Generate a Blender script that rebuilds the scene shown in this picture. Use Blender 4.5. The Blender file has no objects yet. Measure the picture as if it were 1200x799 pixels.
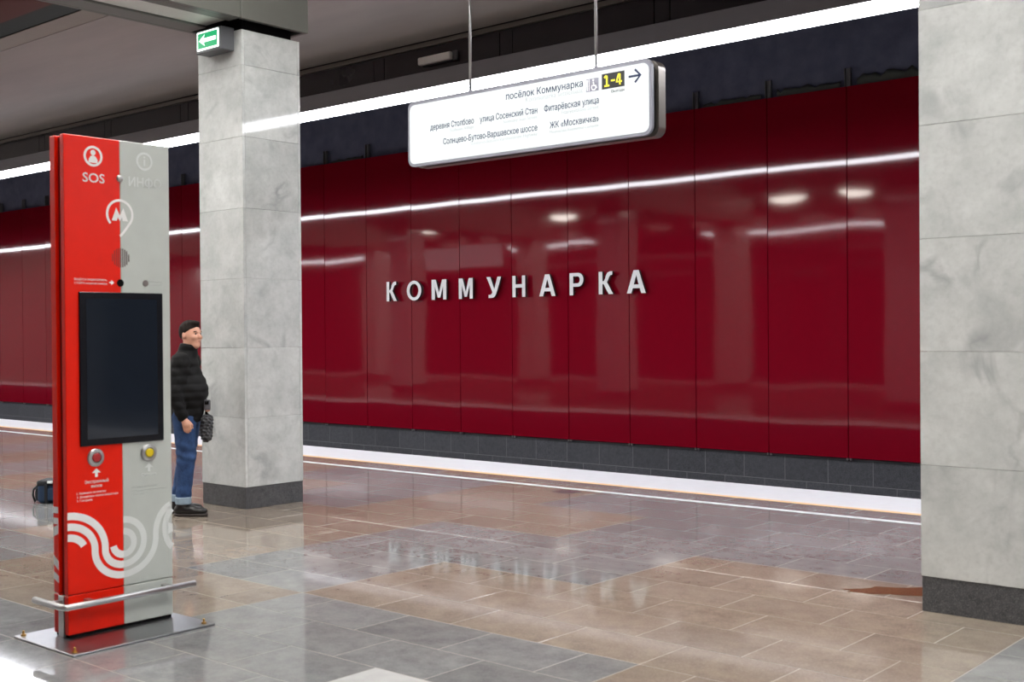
import bpy, bmesh, math, random
import numpy as np
from mathutils import Vector, Matrix

random.seed(7)
sc = bpy.context.scene
C = sc.collection
PI = math.pi

# ------------------------------------------------------------------ camera
YAW, PITCH, ROLL = math.radians(40.7), math.radians(-0.45), math.radians(-0.45)
fw = Vector((-math.sin(YAW) * math.cos(PITCH), math.cos(YAW) * math.cos(PITCH), math.sin(PITCH)))
r0 = Vector((math.cos(YAW), math.sin(YAW), 0))
u0 = r0.cross(fw)
rt = r0 * math.cos(ROLL) + u0 * math.sin(ROLL)
up = -r0 * math.sin(ROLL) + u0 * math.cos(ROLL)
cd = bpy.data.cameras.new('camera')
cam = bpy.data.objects.new('camera', cd)
C.objects.link(cam)
cd.sensor_width = 36.0
cd.lens = 1395.0 / 1200.0 * 36.0
cd.clip_start = 0.05
cd.clip_end = 300
M = Matrix.Identity(4)
for i in range(3):
    M[i][0], M[i][1], M[i][2] = rt[i], up[i], -fw[i]
M.translation = Vector((0, 0, 1.65))
cam.matrix_world = M
cd.dof.use_dof = True
cd.dof.focus_distance = 17.0
cd.dof.aperture_fstop = 4.0
sc.camera = cam

# ------------------------------------------------------------------ world, exposure
w = bpy.data.worlds.new('world')
sc.world = w
w.use_nodes = True
w.node_tree.nodes['Background'].inputs[0].default_value = (0.8, 0.85, 1.0, 1)
w.node_tree.nodes['Background'].inputs[1].default_value = 0.0
vs = sc.view_settings
vs.view_transform = 'Standard'
vs.look = 'None'
vs.gamma = 1.0
vs.use_curve_mapping = False
vs.exposure = 0.75
sc.cycles.sample_clamp_indirect = 8.0
sc.cycles.max_bounces = 10
sc.cycles.diffuse_bounces = 6
sc.cycles.caustics_reflective = False
sc.cycles.caustics_refractive = False

LED_STRENGTH = 18.0
LAMP_STRENGTH = 15.0
NAVE_FILL_STRENGTH = 24.0  # unseen fill added in the ceiling recess

# ------------------------------------------------------------------ materials
def srgb(r, g, b):
    f = lambda c: (c / 12.92 if c <= 0.04045 else ((c + 0.055) / 1.055) ** 2.4)
    return (f(r / 255), f(g / 255), f(b / 255), 1.0)

class NT:
    def __init__(s, name):
        s.m = bpy.data.materials.new(name)
        s.m.use_nodes = True
        s.t = s.m.node_tree
        s.b = s.t.nodes['Principled BSDF']
    def n(s, kind, **kw):
        nd = s.t.nodes.new(kind)
        for k, v in kw.items():
            setattr(nd, k, v)
        return nd
    def l(s, a, b):
        s.t.links.new(a, b)

def plain(name, col, rough=0.5, metal=0.0, spec=0.5, coat=0.0):
    k = NT(name)
    k.b.inputs['Base Color'].default_value = col
    k.b.inputs['Roughness'].default_value = rough
    k.b.inputs['Metallic'].default_value = metal
    k.b.inputs['Specular IOR Level'].default_value = spec
    k.b.inputs['Coat Weight'].default_value = coat
    # very fine procedural mottling so no surface is dead flat
    tc = k.n('ShaderNodeTexCoord')
    no = k.n('ShaderNodeTexNoise')
    no.inputs['Scale'].default_value = 9.0
    no.inputs['Detail'].default_value = 4.0
    k.l(tc.outputs['Object'], no.inputs['Vector'])
    mr = k.n('ShaderNodeMapRange')
    mr.inputs['To Min'].default_value = 0.93
    mr.inputs['To Max'].default_value = 1.07
    k.l(no.outputs['Fac'], mr.inputs['Value'])
    mx = k.n('ShaderNodeMix', data_type='RGBA', blend_type='MULTIPLY')
    mx.inputs[0].default_value = 1.0
    mx.inputs[6].default_value = col
    cc = k.n('ShaderNodeCombineColor')
    for i in range(3):
        k.l(mr.outputs[0], cc.inputs[i])
    k.l(cc.outputs[0], mx.inputs[7])
    k.l(mx.outputs[2], k.b.inputs['Base Color'])
    return k.m

def emit(name, col, strength, base=(0.8, 0.8, 0.8, 1)):
    k = NT(name)
    k.b.inputs['Base Color'].default_value = base
    k.b.inputs['Emission Color'].default_value = col
    k.b.inputs['Emission Strength'].default_value = strength
    k.b.inputs['Roughness'].default_value = 0.4
    return k.m

def stone(name, c1, c2, rough, scale=6.0, grain=0.6, grit=160, speck=0.0, speck_col=(0.02, 0.02, 0.02, 1), vary=0.25, vein=None, bump=0.0, stretch=(1, 1, 1), coord='Object', grime=0.0):
    """stone with cloud variation, optional veins and grains; each slab gets its own piece of the pattern"""
    k = NT(name)
    tc = k.n('ShaderNodeTexCoord')
    oi = k.n('ShaderNodeObjectInfo')
    mp = k.n('ShaderNodeMapping')
    mp.inputs['Scale'].default_value = stretch
    k.l(tc.outputs[coord], mp.inputs['Vector'])
    rv = k.n('ShaderNodeVectorMath', operation='SCALE')
    rv.inputs[0].default_value = (37.0, 19.0, 53.0)
    k.l(oi.outputs['Random'], rv.inputs['Scale'])
    ad = k.n('ShaderNodeVectorMath', operation='ADD')
    k.l(mp.outputs[0], ad.inputs[0])
    k.l(rv.outputs[0], ad.inputs[1])
    n1 = k.n('ShaderNodeTexNoise')
    n1.inputs['Scale'].default_value = scale
    n1.inputs['Detail'].default_value = 9
    n1.inputs['Roughness'].default_value = grain
    k.l(ad.outputs[0], n1.inputs['Vector'])
    cr = k.n('ShaderNodeValToRGB')
    cr.color_ramp.elements[0].position = 0.3
    cr.color_ramp.elements[1].position = 0.7
    cr.color_ramp.elements[0].color = c1
    cr.color_ramp.elements[1].color = c2
    k.l(n1.outputs['Fac'], cr.inputs['Fac'])
    col = cr.outputs['Color']
    if vein:
        n2 = k.n('ShaderNodeTexNoise')
        n2.inputs['Scale'].default_value = scale * 0.5
        n2.inputs['Detail'].default_value = 5
        n2.inputs['Distortion'].default_value = 0.9
        k.l(ad.outputs[0], n2.inputs['Vector'])
        r2 = k.n('ShaderNodeValToRGB')
        e = r2.color_ramp.elements
        e[0].position = 0.45; e[0].color = (0, 0, 0, 1)
        e[1].position = 0.5; e[1].color = (1, 1, 1, 1)
        x = e.new(0.56); x.color = (0, 0, 0, 1)
        k.l(n2.outputs['Fac'], r2.inputs['Fac'])
        n3 = k.n('ShaderNodeTexNoise')
        n3.inputs['Scale'].default_value = scale * 0.9
        k.l(ad.outputs[0], n3.inputs['Vector'])
        mr3 = k.n('ShaderNodeMapRange')
        mr3.inputs['From Min'].default_value = 0.48
        mr3.inputs['From Max'].default_value = 0.75
        mr3.inputs['To Max'].default_value = 0.85
        k.l(n3.outputs['Fac'], mr3.inputs['Value'])
        mu = k.n('ShaderNodeMath', operation='MULTIPLY')
        k.l(r2.outputs['Color'], mu.inputs[0])
        k.l(mr3.outputs[0], mu.inputs[1])
        mv = k.n('ShaderNodeMix', data_type='RGBA')
        k.l(mu.outputs[0], mv.inputs[0])
        k.l(col, mv.inputs[6])
        mv.inputs[7].default_value = vein
        col = mv.outputs[2]
    if speck > 0:
        n4 = k.n('ShaderNodeTexNoise')
        n4.inputs['Scale'].default_value = grit
        n4.inputs['Detail'].default_value = 2
        k.l(ad.outputs[0], n4.inputs['Vector'])
        r4 = k.n('ShaderNodeMapRange')
        r4.inputs['From Min'].default_value = 0.5
        r4.inputs['From Max'].default_value = 0.68
        r4.inputs['To Max'].default_value = speck
        k.l(n4.outputs['Fac'], r4.inputs['Value'])
        ms = k.n('ShaderNodeMix', data_type='RGBA')
        k.l(r4.outputs[0], ms.inputs[0])
        k.l(col, ms.inputs[6])
        ms.inputs[7].default_value = speck_col
        col = ms.outputs[2]
    # brightness differs from slab to slab
    mr = k.n('ShaderNodeMapRange')
    mr.inputs['To Min'].default_value = 1 - vary
    mr.inputs['To Max'].default_value = 1 + vary
    k.l(oi.outputs['Random'], mr.inputs['Value'])
    hs = k.n('ShaderNodeHueSaturation')
    k.l(mr.outputs[0], hs.inputs['Value'])
    k.l(col, hs.inputs['Color'])
    col = hs.outputs[0]
    if grime > 0:
        # worn, dusty streaks that run over neighbouring slabs
        ge = k.n('ShaderNodeNewGeometry')
        gm = k.n('ShaderNodeMapping')
        gm.inputs['Scale'].default_value = (0.5, 1.6, 1)
        k.l(ge.outputs['Position'], gm.inputs['Vector'])
        gn = k.n('ShaderNodeTexNoise')
        gn.inputs['Scale'].default_value = 1.1
        gn.inputs['Detail'].default_value = 7
        gn.inputs['Roughness'].default_value = 0.65
        k.l(gm.outputs[0], gn.inputs['Vector'])
        gr = k.n('ShaderNodeMapRange')
        gr.inputs['From Min'].default_value = 0.35
        gr.inputs['From Max'].default_value = 0.7
        gr.inputs['To Max'].default_value = grime
        k.l(gn.outputs['Fac'], gr.inputs['Value'])
        gx = k.n('ShaderNodeMix', data_type='RGBA')
        k.l(gr.outputs[0], gx.inputs[0])
        k.l(col, gx.inputs[6])
        gx.inputs[7].default_value = srgb(160, 152, 146)
        col = gx.outputs[2]
        rr = k.n('ShaderNodeMapRange')
        rr.inputs['From Min'].default_value = 0.3
        rr.inputs['From Max'].default_value = 0.75
        rr.inputs['To Min'].default_value = rough * 0.9
        rr.inputs['To Max'].default_value = rough * 1.25
        k.l(gn.outputs['Fac'], rr.inputs['Value'])
        k.l(rr.outputs[0], k.b.inputs['Roughness'])
    else:
        k.b.inputs['Roughness'].default_value = rough
    k.l(col, k.b.inputs['Base Color'])
    k.b.inputs['Specular IOR Level'].default_value = 0.36
    if bump > 0:
        nb = k.n('ShaderNodeTexNoise')
        nb.inputs['Scale'].default_value = 60
        k.l(ad.outputs[0], nb.inputs['Vector'])
        bp = k.n('ShaderNodeBump')
        bp.inputs['Strength'].default_value = bump
        bp.inputs['Distance'].default_value = 0.002
        k.l(nb.outputs['Fac'], bp.inputs['Height'])
        k.l(bp.outputs[0], k.b.inputs['Normal'])
    return k.m

MAT = {}
MAT['marble'] = stone('marble', srgb(170, 174, 173), srgb(202, 205, 204), 0.05, scale=3.4, grain=0.7, grit=30, vary=0.07, vein=srgb(146, 149, 150), speck=0.16, speck_col=srgb(150, 153, 153))
MAT['column_core'] = plain('column_mortar', srgb(214, 214, 210), 0.8)
MAT['skirting'] = stone('dark_granite', srgb(58, 59, 62), srgb(84, 85, 88), 0.35, scale=20, speck=0.5, speck_col=srgb(120, 122, 124), vary=0.06)
MAT['tile_grey'] = stone('grey_granite', srgb(96, 99, 101), srgb(132, 134, 134), 0.055, scale=6, grain=0.75, grit=90, speck=0.35, speck_col=srgb(140, 140, 138), vary=0.10, grime=0.16)
MAT['tile_brown'] = stone('brown_granite', srgb(108, 98, 88), srgb(140, 129, 115), 0.06, scale=6, grain=0.75, grit=90, speck=0.4, speck_col=srgb(160, 148, 134), vary=0.09, grime=0.2)
MAT['tile_pale'] = stone('pale_granite', srgb(172, 173, 172), srgb(192, 193, 192), 0.12, scale=5, vary=0.03)
MAT['grout'] = plain('grout', srgb(152, 147, 139), 0.6)
MAT['dado'] = stone('dado_granite', srgb(52, 53, 57), srgb(70, 71, 75), 0.4, scale=18, speck=0.6, speck_col=srgb(105, 107, 110), vary=0.12)
MAT['dado_grout'] = plain('dado_grout', srgb(112, 112, 114), 0.7)
MAT['panel'] = plain('red_enamel', srgb(116, 9, 27), 0.05, spec=0.45)
MAT['gap'] = plain('dark_gap', srgb(18, 14, 16), 0.7)
MAT['concrete'] = stone('dark_concrete', srgb(72, 73, 92), srgb(94, 96, 116), 0.8, scale=3, speck=0.3, speck_col=srgb(70, 70, 70), vary=0.0, coord='Object')
MAT['bracket'] = plain('zinc_bracket', srgb(120, 118, 118), 0.45, metal=0.8)
MAT['white_paint'] = plain('white_floor_paint', srgb(200, 202, 206), 0.35)
MAT['yellow_paint'] = plain('worn_yellow_paint', srgb(222, 178, 128), 0.5)
MAT['ceiling'] = stone('ceiling_panel', srgb(150, 141, 137), srgb(162, 153, 148), 0.42, scale=1.2, vary=0.02, stretch=(0.4, 2.0, 1))
MAT['ceiling_band'] = plain('ceiling_band', srgb(140, 132, 122), 0.4)
MAT['recess_red'] = plain('recess_red', srgb(34, 8, 7), 0.8, spec=0.1)
MAT['black'] = plain('black', srgb(12, 12, 13), 0.85, spec=0.1)
MAT['fascia'] = plain('fascia_panel', srgb(42, 35, 40), 0.12)
MAT['fascia_lip'] = plain('fascia_lip', srgb(104, 96, 90), 0.4)
MAT['led_body'] = plain('led_housing', srgb(112, 109, 113), 0.45)
MAT['led'] = emit('led_light', (0.93, 0.94, 1.0, 1), LED_STRENGTH)
MAT['nave_fill'] = emit('nave_fill_light', (1.0, 0.97, 0.93, 1), NAVE_FILL_STRENGTH)
MAT['lamp'] = emit('lamp_light', (1.0, 0.93, 0.84, 1), LAMP_STRENGTH)
MAT['beam'] = plain('beam_cladding', srgb(96, 97, 92), 0.4)
MAT['beam_rail'] = plain('beam_rail', srgb(104, 105, 101), 0.45)
MAT['beam_diffuser'] = plain('beam_diffuser', srgb(205, 206, 202), 0.5)
MAT['steel'] = plain('brushed_steel', srgb(190, 190, 190), 0.38, metal=1.0)
MAT['steel_plate'] = plain('steel_plate', srgb(160, 162, 166), 0.30, metal=1.0)
MAT['k_red'] = plain('kiosk_red', srgb(234, 30, 4), 0.3, spec=0.3)
MAT['k_red_dark'] = plain('kiosk_core_red', srgb(140, 20, 12), 0.45)
MAT['k_grey'] = plain('kiosk_grey', srgb(192, 198, 194), 0.32, metal=0.0)
MAT['print_white'] = plain('white_print', srgb(240, 240, 240), 0.4)
MAT['print_pale'] = plain('pale_print', srgb(222, 227, 226), 0.4)
MAT['print_dim'] = plain('dim_print', srgb(204, 209, 207), 0.4)
MAT['screen_frame'] = plain('screen_frame', srgb(10, 11, 20), 0.2)
MAT['screen'] = plain('screen_glass', srgb(30, 36, 46), 0.06, spec=0.6)
MAT['speaker'] = plain('speaker_grille', srgb(120, 112, 110), 0.5)
MAT['speaker_red'] = plain('speaker_grille_red', srgb(170, 44, 34), 0.5)
MAT['btn_red'] = plain('button_red', srgb(168, 40, 44), 0.35)
MAT['btn_yellow'] = plain('button_yellow', srgb(226, 200, 20), 0.35)
MAT['brass'] = plain('brass_bolt', srgb(200, 160, 90), 0.3, metal=1.0)
MAT['letter'] = plain('letter_metal', srgb(226, 226, 226), 0.4)
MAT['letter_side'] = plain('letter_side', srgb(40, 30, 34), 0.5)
MAT['sign_frame'] = plain('sign_frame', srgb(146, 148, 160), 0.35)
MAT['sign_back'] = plain('sign_body', srgb(132, 126, 120), 0.3, metal=0.7)
MAT['sign_face'] = emit('sign_face', (0.90, 0.99, 1.0, 1), 0.50, base=(0.25, 0.25, 0.25, 1))
MAT['ink'] = plain('navy_ink', srgb(28, 44, 84), 0.5)
MAT['ink_pale'] = plain('pale_ink', srgb(196, 202, 206), 0.5)
MAT['ink_grey'] = plain('grey_ink', srgb(158, 160, 176), 0.5)
MAT['ink_dark'] = plain('dark_ink', srgb(52, 54, 56), 0.5)
MAT['ink_yellow'] = emit('yellow_ink', (0.95, 0.9, 0.1, 1), 0.3, base=srgb(240, 230, 60))
MAT['ink_white'] = emit('white_ink', (0.95, 0.97, 1.0, 1), 0.4)
MAT['exit_green'] = emit('exit_green', (0.0, 0.34, 0.12, 1), 0.8, base=srgb(2, 40, 20))
MAT['exit_white'] = emit('exit_white', (0.85, 1.0, 0.94, 1), 1.1)
MAT['exit_body'] = plain('exit_housing', srgb(92, 94, 98), 0.5)
MAT['lamp_box'] = plain('lamp_box', srgb(236, 232, 226), 0.4)
MAT['rubble'] = plain('mineral_wool', srgb(78, 80, 74), 0.9)
MAT['skin'] = plain('skin', srgb(214, 160, 136), 0.5)
MAT['hair'] = plain('hair', srgb(28, 20, 16), 0.8, spec=0.2)
MAT['jacket'] = plain('black_jacket', srgb(13, 13, 14), 0.75, spec=0.25)
MAT['jeans'] = stone('blue_denim', srgb(22, 42, 78), srgb(48, 78, 124), 0.8, scale=14, vary=0.0, speck=0.2, speck_col=srgb(80, 110, 150))
MAT['cuff'] = plain('turned_up_denim', srgb(136, 156, 172), 0.8)
MAT['shoe'] = plain('black_leather', srgb(22, 21, 22), 0.35)
MAT['sole'] = plain('shoe_sole', srgb(40, 32, 30), 0.6)
MAT['eye'] = plain('eye_dark', srgb(40, 32, 30), 0.3)
MAT['lip'] = plain('lip', srgb(176, 108, 98), 0.5)
MAT['fur'] = stone('grey_fur', srgb(38, 39, 42), srgb(92, 93, 96), 0.9, scale=60, vary=0.0)
MAT['device'] = plain('device_grey', srgb(92, 92, 98), 0.4)
MAT['bag'] = plain('bag_blue', srgb(28, 52, 80), 0.7)
MAT['bag_dark'] = plain('bag_black', srgb(20, 22, 28), 0.7)
MAT['stain'] = plain('rust_stain', srgb(96, 62, 36), 0.25)
MAT['damp'] = plain('damp_spot', srgb(76, 74, 80), 0.15)
MAT['rail'] = plain('rail_steel', srgb(110, 104, 100), 0.35, metal=0.9)
MAT['wall_end'] = plain('end_wall', srgb(150, 146, 140), 0.6)

# ------------------------------------------------------------------ helpers
def mesh_from(verts, faces, smooth=False):
    me = bpy.data.meshes.new('m')
    me.from_pydata([tuple(v) for v in verts], [], faces)
    me.update()
    if smooth:
        for p in me.polygons:
            p.use_smooth = True
    return me

def bm_mesh(bm, smooth=False):
    me = bpy.data.meshes.new('m')
    bmesh.ops.recalc_face_normals(bm, faces=bm.faces)
    bm.to_mesh(me)
    bm.free()
    if smooth:
        for p in me.polygons:
            p.use_smooth = True
    return me

def obj(name, me, mat=None, parent=None, loc=(0, 0, 0), rot=(0, 0, 0)):
    if mat is not None and len(me.materials) == 0:
        for m in (mat if isinstance(mat, (list, tuple)) else [mat]):
            me.materials.append(MAT[m] if isinstance(m, str) else m)
    o = bpy.data.objects.new(name, me)
    C.objects.link(o)
    o.location = loc
    o.rotation_euler = rot
    if parent is not None:
        o.parent = parent
    if name == 'lettering':
        o['kind'] = 'stuff'
    if me.name == 'm' or me.name.startswith('m.'):
        me.name = name
    return o

def tag(o, label, cat, group=None):
    o['label'] = label
    o['category'] = cat
    if group:
        o['group'] = group
    return o

def thing(name, label, cat, loc=(0, 0, 0), rotz=0, group=None):
    o = bpy.data.objects.new(name, None)
    o.empty_display_size = 0.2
    C.objects.link(o)
    o.location = loc
    o.rotation_euler = (0, 0, rotz)
    return tag(o, label, cat, group)

def structure(o):
    o['kind'] = 'structure'
    return o

def add_box(bm, lo, hi, bevel=0.0, seg=1):
    b2 = bmesh.new()
    bmesh.ops.create_cube(b2, size=1)
    for v in b2.verts:
        for i in range(3):
            v.co[i] = lo[i] + (v.co[i] + 0.5) * (hi[i] - lo[i])
    if bevel > 0:
        bmesh.ops.bevel(b2, geom=list(b2.edges), offset=bevel, segments=seg, affect='EDGES', profile=0.5)
    tmp = bpy.data.meshes.new('t')
    b2.to_mesh(tmp)
    b2.free()
    bm.from_mesh(tmp)
    bpy.data.meshes.remove(tmp)

def box_me(lo, hi, bevel=0.0, seg=1):
    bm = bmesh.new()
    add_box(bm, lo, hi, bevel, seg)
    return bm_mesh(bm)

def box(name, lo, hi, mat, parent=None, bevel=0.0, seg=1):
    """lo / hi are in the parent's frame; the origin sits at the centre of the box"""
    c = [(a + b) / 2 for a, b in zip(lo, hi)]
    h = [(b - a) / 2 for a, b in zip(lo, hi)]
    me = box_me([-x for x in h], h, bevel, seg)
    return obj(name, me, mat, parent, loc=c)

def tube_me(pts, r, n=10, closed=False, caps=True):
    """round tube along a polyline (parallel-transport frame)"""
    P = [Vector(p) for p in pts]
    verts, faces = [], []
    m = len(P)
    rad = r if isinstance(r, (list, tuple)) else [r] * m
    nrm = None
    for i in range(m):
        if i == 0:
            t = P[1] - P[0]
        elif i == m - 1:
            t = P[-1] - P[-2]
        else:
            t = (P[i + 1] - P[i]).normalized() + (P[i] - P[i - 1]).normalized()
        t.normalize()
        if nrm is None:
            a = Vector((0, 0, 1)) if abs(t.z) < 0.9 else Vector((1, 0, 0))
            nrm = t.cross(a).normalized()
        else:
            nrm = (nrm - t * nrm.dot(t)).normalized()
        bn = t.cross(nrm)
        for j in range(n):
            a = 2 * PI * j / n
            verts.append(P[i] + (nrm * math.cos(a) + bn * math.sin(a)) * rad[i])
    for i in range(m - 1):
        for j in range(n):
            k = (j + 1) % n
            faces.append((i * n + j, i * n + k, (i + 1) * n + k, (i + 1) * n + j))
    if caps:
        faces.append(tuple(range(n))[::-1])
        faces.append(tuple((m - 1) * n + j for j in range(n)))
    me = mesh_from(verts, faces)
    for p in me.polygons:
        p.use_smooth = len(p.vertices) == 4
    return me

def lathe_me(profile, n=24, axis='z'):
    """profile: list of (radius, height)"""
    verts, faces = [], []
    for r, h in profile:
        for j in range(n):
            a = 2 * PI * j / n
            c, s = r * math.cos(a), r * math.sin(a)
            verts.append((c, s, h) if axis == 'z' else (h, c, s))
    m = len(profile)
    for i in range(m - 1):
        for j in range(n):
            k = (j + 1) % n
            faces.append((i * n + j, i * n + k, (i + 1) * n + k, (i + 1) * n + j))
    faces.append(tuple(range(n))[::-1])
    faces.append(tuple((m - 1) * n + j for j in range(n)))
    bm = bmesh.new()
    tmp = mesh_from(verts, faces)
    bm.from_mesh(tmp)
    bpy.data.meshes.remove(tmp)
    return bm_mesh(bm)

def prism_me(poly, depth, plane):
    """extrude a 2-D polygon; plane maps (u, v, d) to xyz"""
    n = len(poly)
    verts = [plane(u, v, 0.0) for u, v in poly] + [plane(u, v, depth) for u, v in poly]
    faces = [tuple(range(n))[::-1], tuple(range(n, 2 * n))]
    for i in range(n):
        j = (i + 1) % n
        faces.append((i, j, n + j, n + i))
    bm = bmesh.new()
    tmp = mesh_from(verts, faces)
    bm.from_mesh(tmp)
    bpy.data.meshes.remove(tmp)
    return bm_mesh(bm)

def ribbon(pts, width, depth, plane, closed=False):
    """flat stripe of constant width along a 2-D polyline, with a hair of thickness"""
    n = len(pts)
    L, R = [], []
    for i in range(n):
        a = pts[(i - 1) % n] if (i > 0 or closed) else pts[i]
        b = pts[(i + 1) % n] if (i < n - 1 or closed) else pts[i]
        dx, dy = b[0] - a[0], b[1] - a[1]
        l = math.hypot(dx, dy) or 1
        nx, ny = -dy / l * width / 2, dx / l * width / 2
        L.append((pts[i][0] + nx, pts[i][1] + ny))
        R.append((pts[i][0] - nx, pts[i][1] - ny))
    verts = []
    for d in (0.0, depth):
        verts += [plane(u, v, d) for u, v in L] + [plane(u, v, d) for u, v in R]
    faces = []
    for i in range(n if closed else n - 1):
        j = (i + 1) % n
        for base, flip in ((0, True), (2 * n, False)):
            q = (base + i, base + j, base + n + j, base + n + i)
            faces.append(q[::-1] if flip else q)
        faces.append((i, j, 2 * n + j, 2 * n + i))
        faces.append((n + i, n + j, 3 * n + j, 3 * n + i))
    bm = bmesh.new()
    tmp = mesh_from(verts, faces)
    bm.from_mesh(tmp)
    bpy.data.meshes.remove(tmp)
    return bm_mesh(bm)

def arc(cx, cy, r, a0, a1, n=20, ry=None):
    ry = r if ry is None else ry
    return [(cx + r * math.cos(math.radians(a0 + (a1 - a0) * i / n)),
             cy + ry * math.sin(math.radians(a0 + (a1 - a0) * i / n))) for i in range(n + 1)]

from mathutils.geometry import tessellate_polygon, interpolate_bezier
def text_loops(body, res):
    """outlines of a line of lettering as (outer, [holes]) groups; overlapping strokes of a glyph stay separate groups"""
    cu = bpy.data.curves.new('t', 'FONT')
    cu.body = body
    cu.size = 1.0
    o = bpy.data.objects.new('t', cu)
    C.objects.link(o)
    dg = bpy.context.evaluated_depsgraph_get()
    dg.update()
    cv = o.evaluated_get(dg).to_curve(dg)
    loops = []
    for sp in cv.splines:
        pts = []
        bp = sp.bezier_points
        n = len(bp)
        for i in range(n):
            p, q = bp[i], bp[(i + 1) % n]
            d1, d2, d3 = p.handle_right - p.co, q.co - q.handle_left, q.co - p.co
            flat = d1.cross(d3).length < 1e-5 and d2.cross(d3).length < 1e-5
            seg = [p.co] if flat else interpolate_bezier(p.co, p.handle_right, q.handle_left, q.co, res + 1)[:-1]
            for v in seg:
                if not pts or (v - pts[-1]).length > 1e-4:
                    pts.append(v.copy())
        if len(pts) > 2 and (pts[0] - pts[-1]).length < 1e-4:
            pts.pop()
        if len(pts) > 2:
            loops.append([(v.x, v.y) for v in pts])
    o.to_curve_clear()
    ev = o.evaluated_get(dg)
    ev.to_curve_clear()
    C.objects.unlink(o)
    bpy.data.objects.remove(o)
    bpy.data.curves.remove(cu)
    sa = lambda l: 0.5 * sum(l[i][0] * l[(i + 1) % len(l)][1] - l[(i + 1) % len(l)][0] * l[i][1] for i in range(len(l)))
    ar = [sa(l) for l in loops]
    def inside(p, l):
        c = False
        for i in range(len(l)):
            (x0, y0), (x1, y1) = l[i - 1], l[i]
            if (y0 > p[1]) != (y1 > p[1]) and p[0] < (x1 - x0) * (p[1] - y0) / (y1 - y0) + x0:
                c = not c
        return c
    host = []
    for i, l in enumerate(loops):
        hs = [j for j in range(len(loops)) if j != i and ar[i] * ar[j] < 0 and abs(ar[j]) > abs(ar[i]) and all(inside(p, loops[j]) for p in l[::3])]
        host.append(min(hs, key=lambda j: abs(ar[j])) if hs else None)
    groups = {i: (loops[i], []) for i in range(len(loops)) if host[i] is None}
    for i in range(len(loops)):
        if host[i] is not None and host[i] in groups:
            groups[host[i]][1].append(loops[i])
    return list(groups.values())

def text_me(body, plane, x0, x1, z0, depth, cap=None, bold=0.0, res=3):
    """lettering fitted between x0 and x1 with its baseline at z0"""
    groups = text_loops(body, res)
    xs = [p[0] for g in groups for p in g[0]]
    mn, mxx = min(xs), max(xs)
    sx = (x1 - x0) / (mxx - mn)
    sz = sx if cap is None else cap / 0.73
    bm = bmesh.new()
    for outer, holes in groups:
        polys = [outer] + holes
        flat = [p for l in polys for p in l]
        tris = tessellate_polygon([[Vector((p[0], p[1], 0)) for p in l] for l in polys])
        V = [[bm.verts.new(plane(x0 + (p[0] - mn) * sx, z0 + p[1] * sz, d)) for p in flat] for d in (0.0, depth)]
        for t_ in tris:
            for q in (0, 1):
                try:
                    bm.faces.new([V[q][i] for i in (t_ if q else t_[::-1])])
                except ValueError:
                    pass
        k = 0
        for l in polys:
            n = len(l)
            for i in range(n):
                j = (i + 1) % n
                bm.faces.new((V[0][k + i], V[0][k + j], V[1][k + j], V[1][k + i]))
            k += n
            # bolder weight: a thin stroke along the outline
            for i in range(n if bold else 0):
                (ax, ay), (bx, by) = l[i], l[(i + 1) % n]
                ll = math.hypot(bx - ax, by - ay) or 1
                ex, ey = (bx - ax) / ll * bold, (by - ay) / ll * bold
                quad = [(ax - ex - ey, ay - ey + ex), (ax - ex + ey, ay - ey - ex), (bx + ex + ey, by + ey - ex), (bx + ex - ey, by + ey + ex)]
                bm.faces.new([bm.verts.new(plane(x0 + (p[0] - mn) * sx, z0 + p[1] * sz, depth * 1.02)) for p in quad])
    return bm_mesh(bm)

# ------------------------------------------------------------------ sizes of the station (metres)
X0, X1 = -46.0, 14.0          # built length along the track
YW = 15.2                     # face of the red track wall
YE = 11.25                    # platform edge
YM = 4.45                     # centre line of the platform
ZC = 5.30                     # flat side ceiling
mir = lambda y: 2 * YM - y    # the far half of the island platform

# ------------------------------------------------------------------ floor
floor = structure(box('floor', (X0, mir(YE), -0.30), (X1, YE, -0.0012), 'grout'))
fl = Vector(floor.location)
TW, TH = 0.6475, 0.4325
GAP = 0.0045
def zone(i, j):
    """stone colour of a patch two tiles wide and three courses deep; i counts from X=-2.07 leftwards, j from Y=4.86 up"""
    known = {(0, 0): 1, (1, 0): 1, (2, 0): 1, (3, 0): 0, (4, 0): 1, (-1, 0): 0, (-1, -1): 0,
             (0, -1): 1, (1, -1): 0, (2, -1): 0, (3, -1): 1, (4, -1): 1, (5, -1): 0,
             (0, 1): 1, (1, 1): 1, (2, 1): 0, (3, 1): 0, (4, 1): 1, (5, 1): 1,
             (0, 2): 0, (1, 2): 0, (2, 2): 0, (3, 2): 1, (4, 2): 1, (5, 2): 0, (6, 2): 1,
             (0, 3): 0, (1, 3): 0, (2, 3): 0, (3, 3): 0, (4, 3): 1, (5, 3): 0, (6, 3): 0,
             (5, 0): 1, (6, 0): 0, (6, 1): 1, (7, 1): 0, (7, 0): 0, (1, -2): 0, (2, -2): 0, (3, -2): 0, (4, -2): 0}
    if (i, j) in known:
        return known[(i, j)]
    return 1 if random.Random(i * 131 + j * 977 + 5).random() < 0.42 else 0

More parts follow.
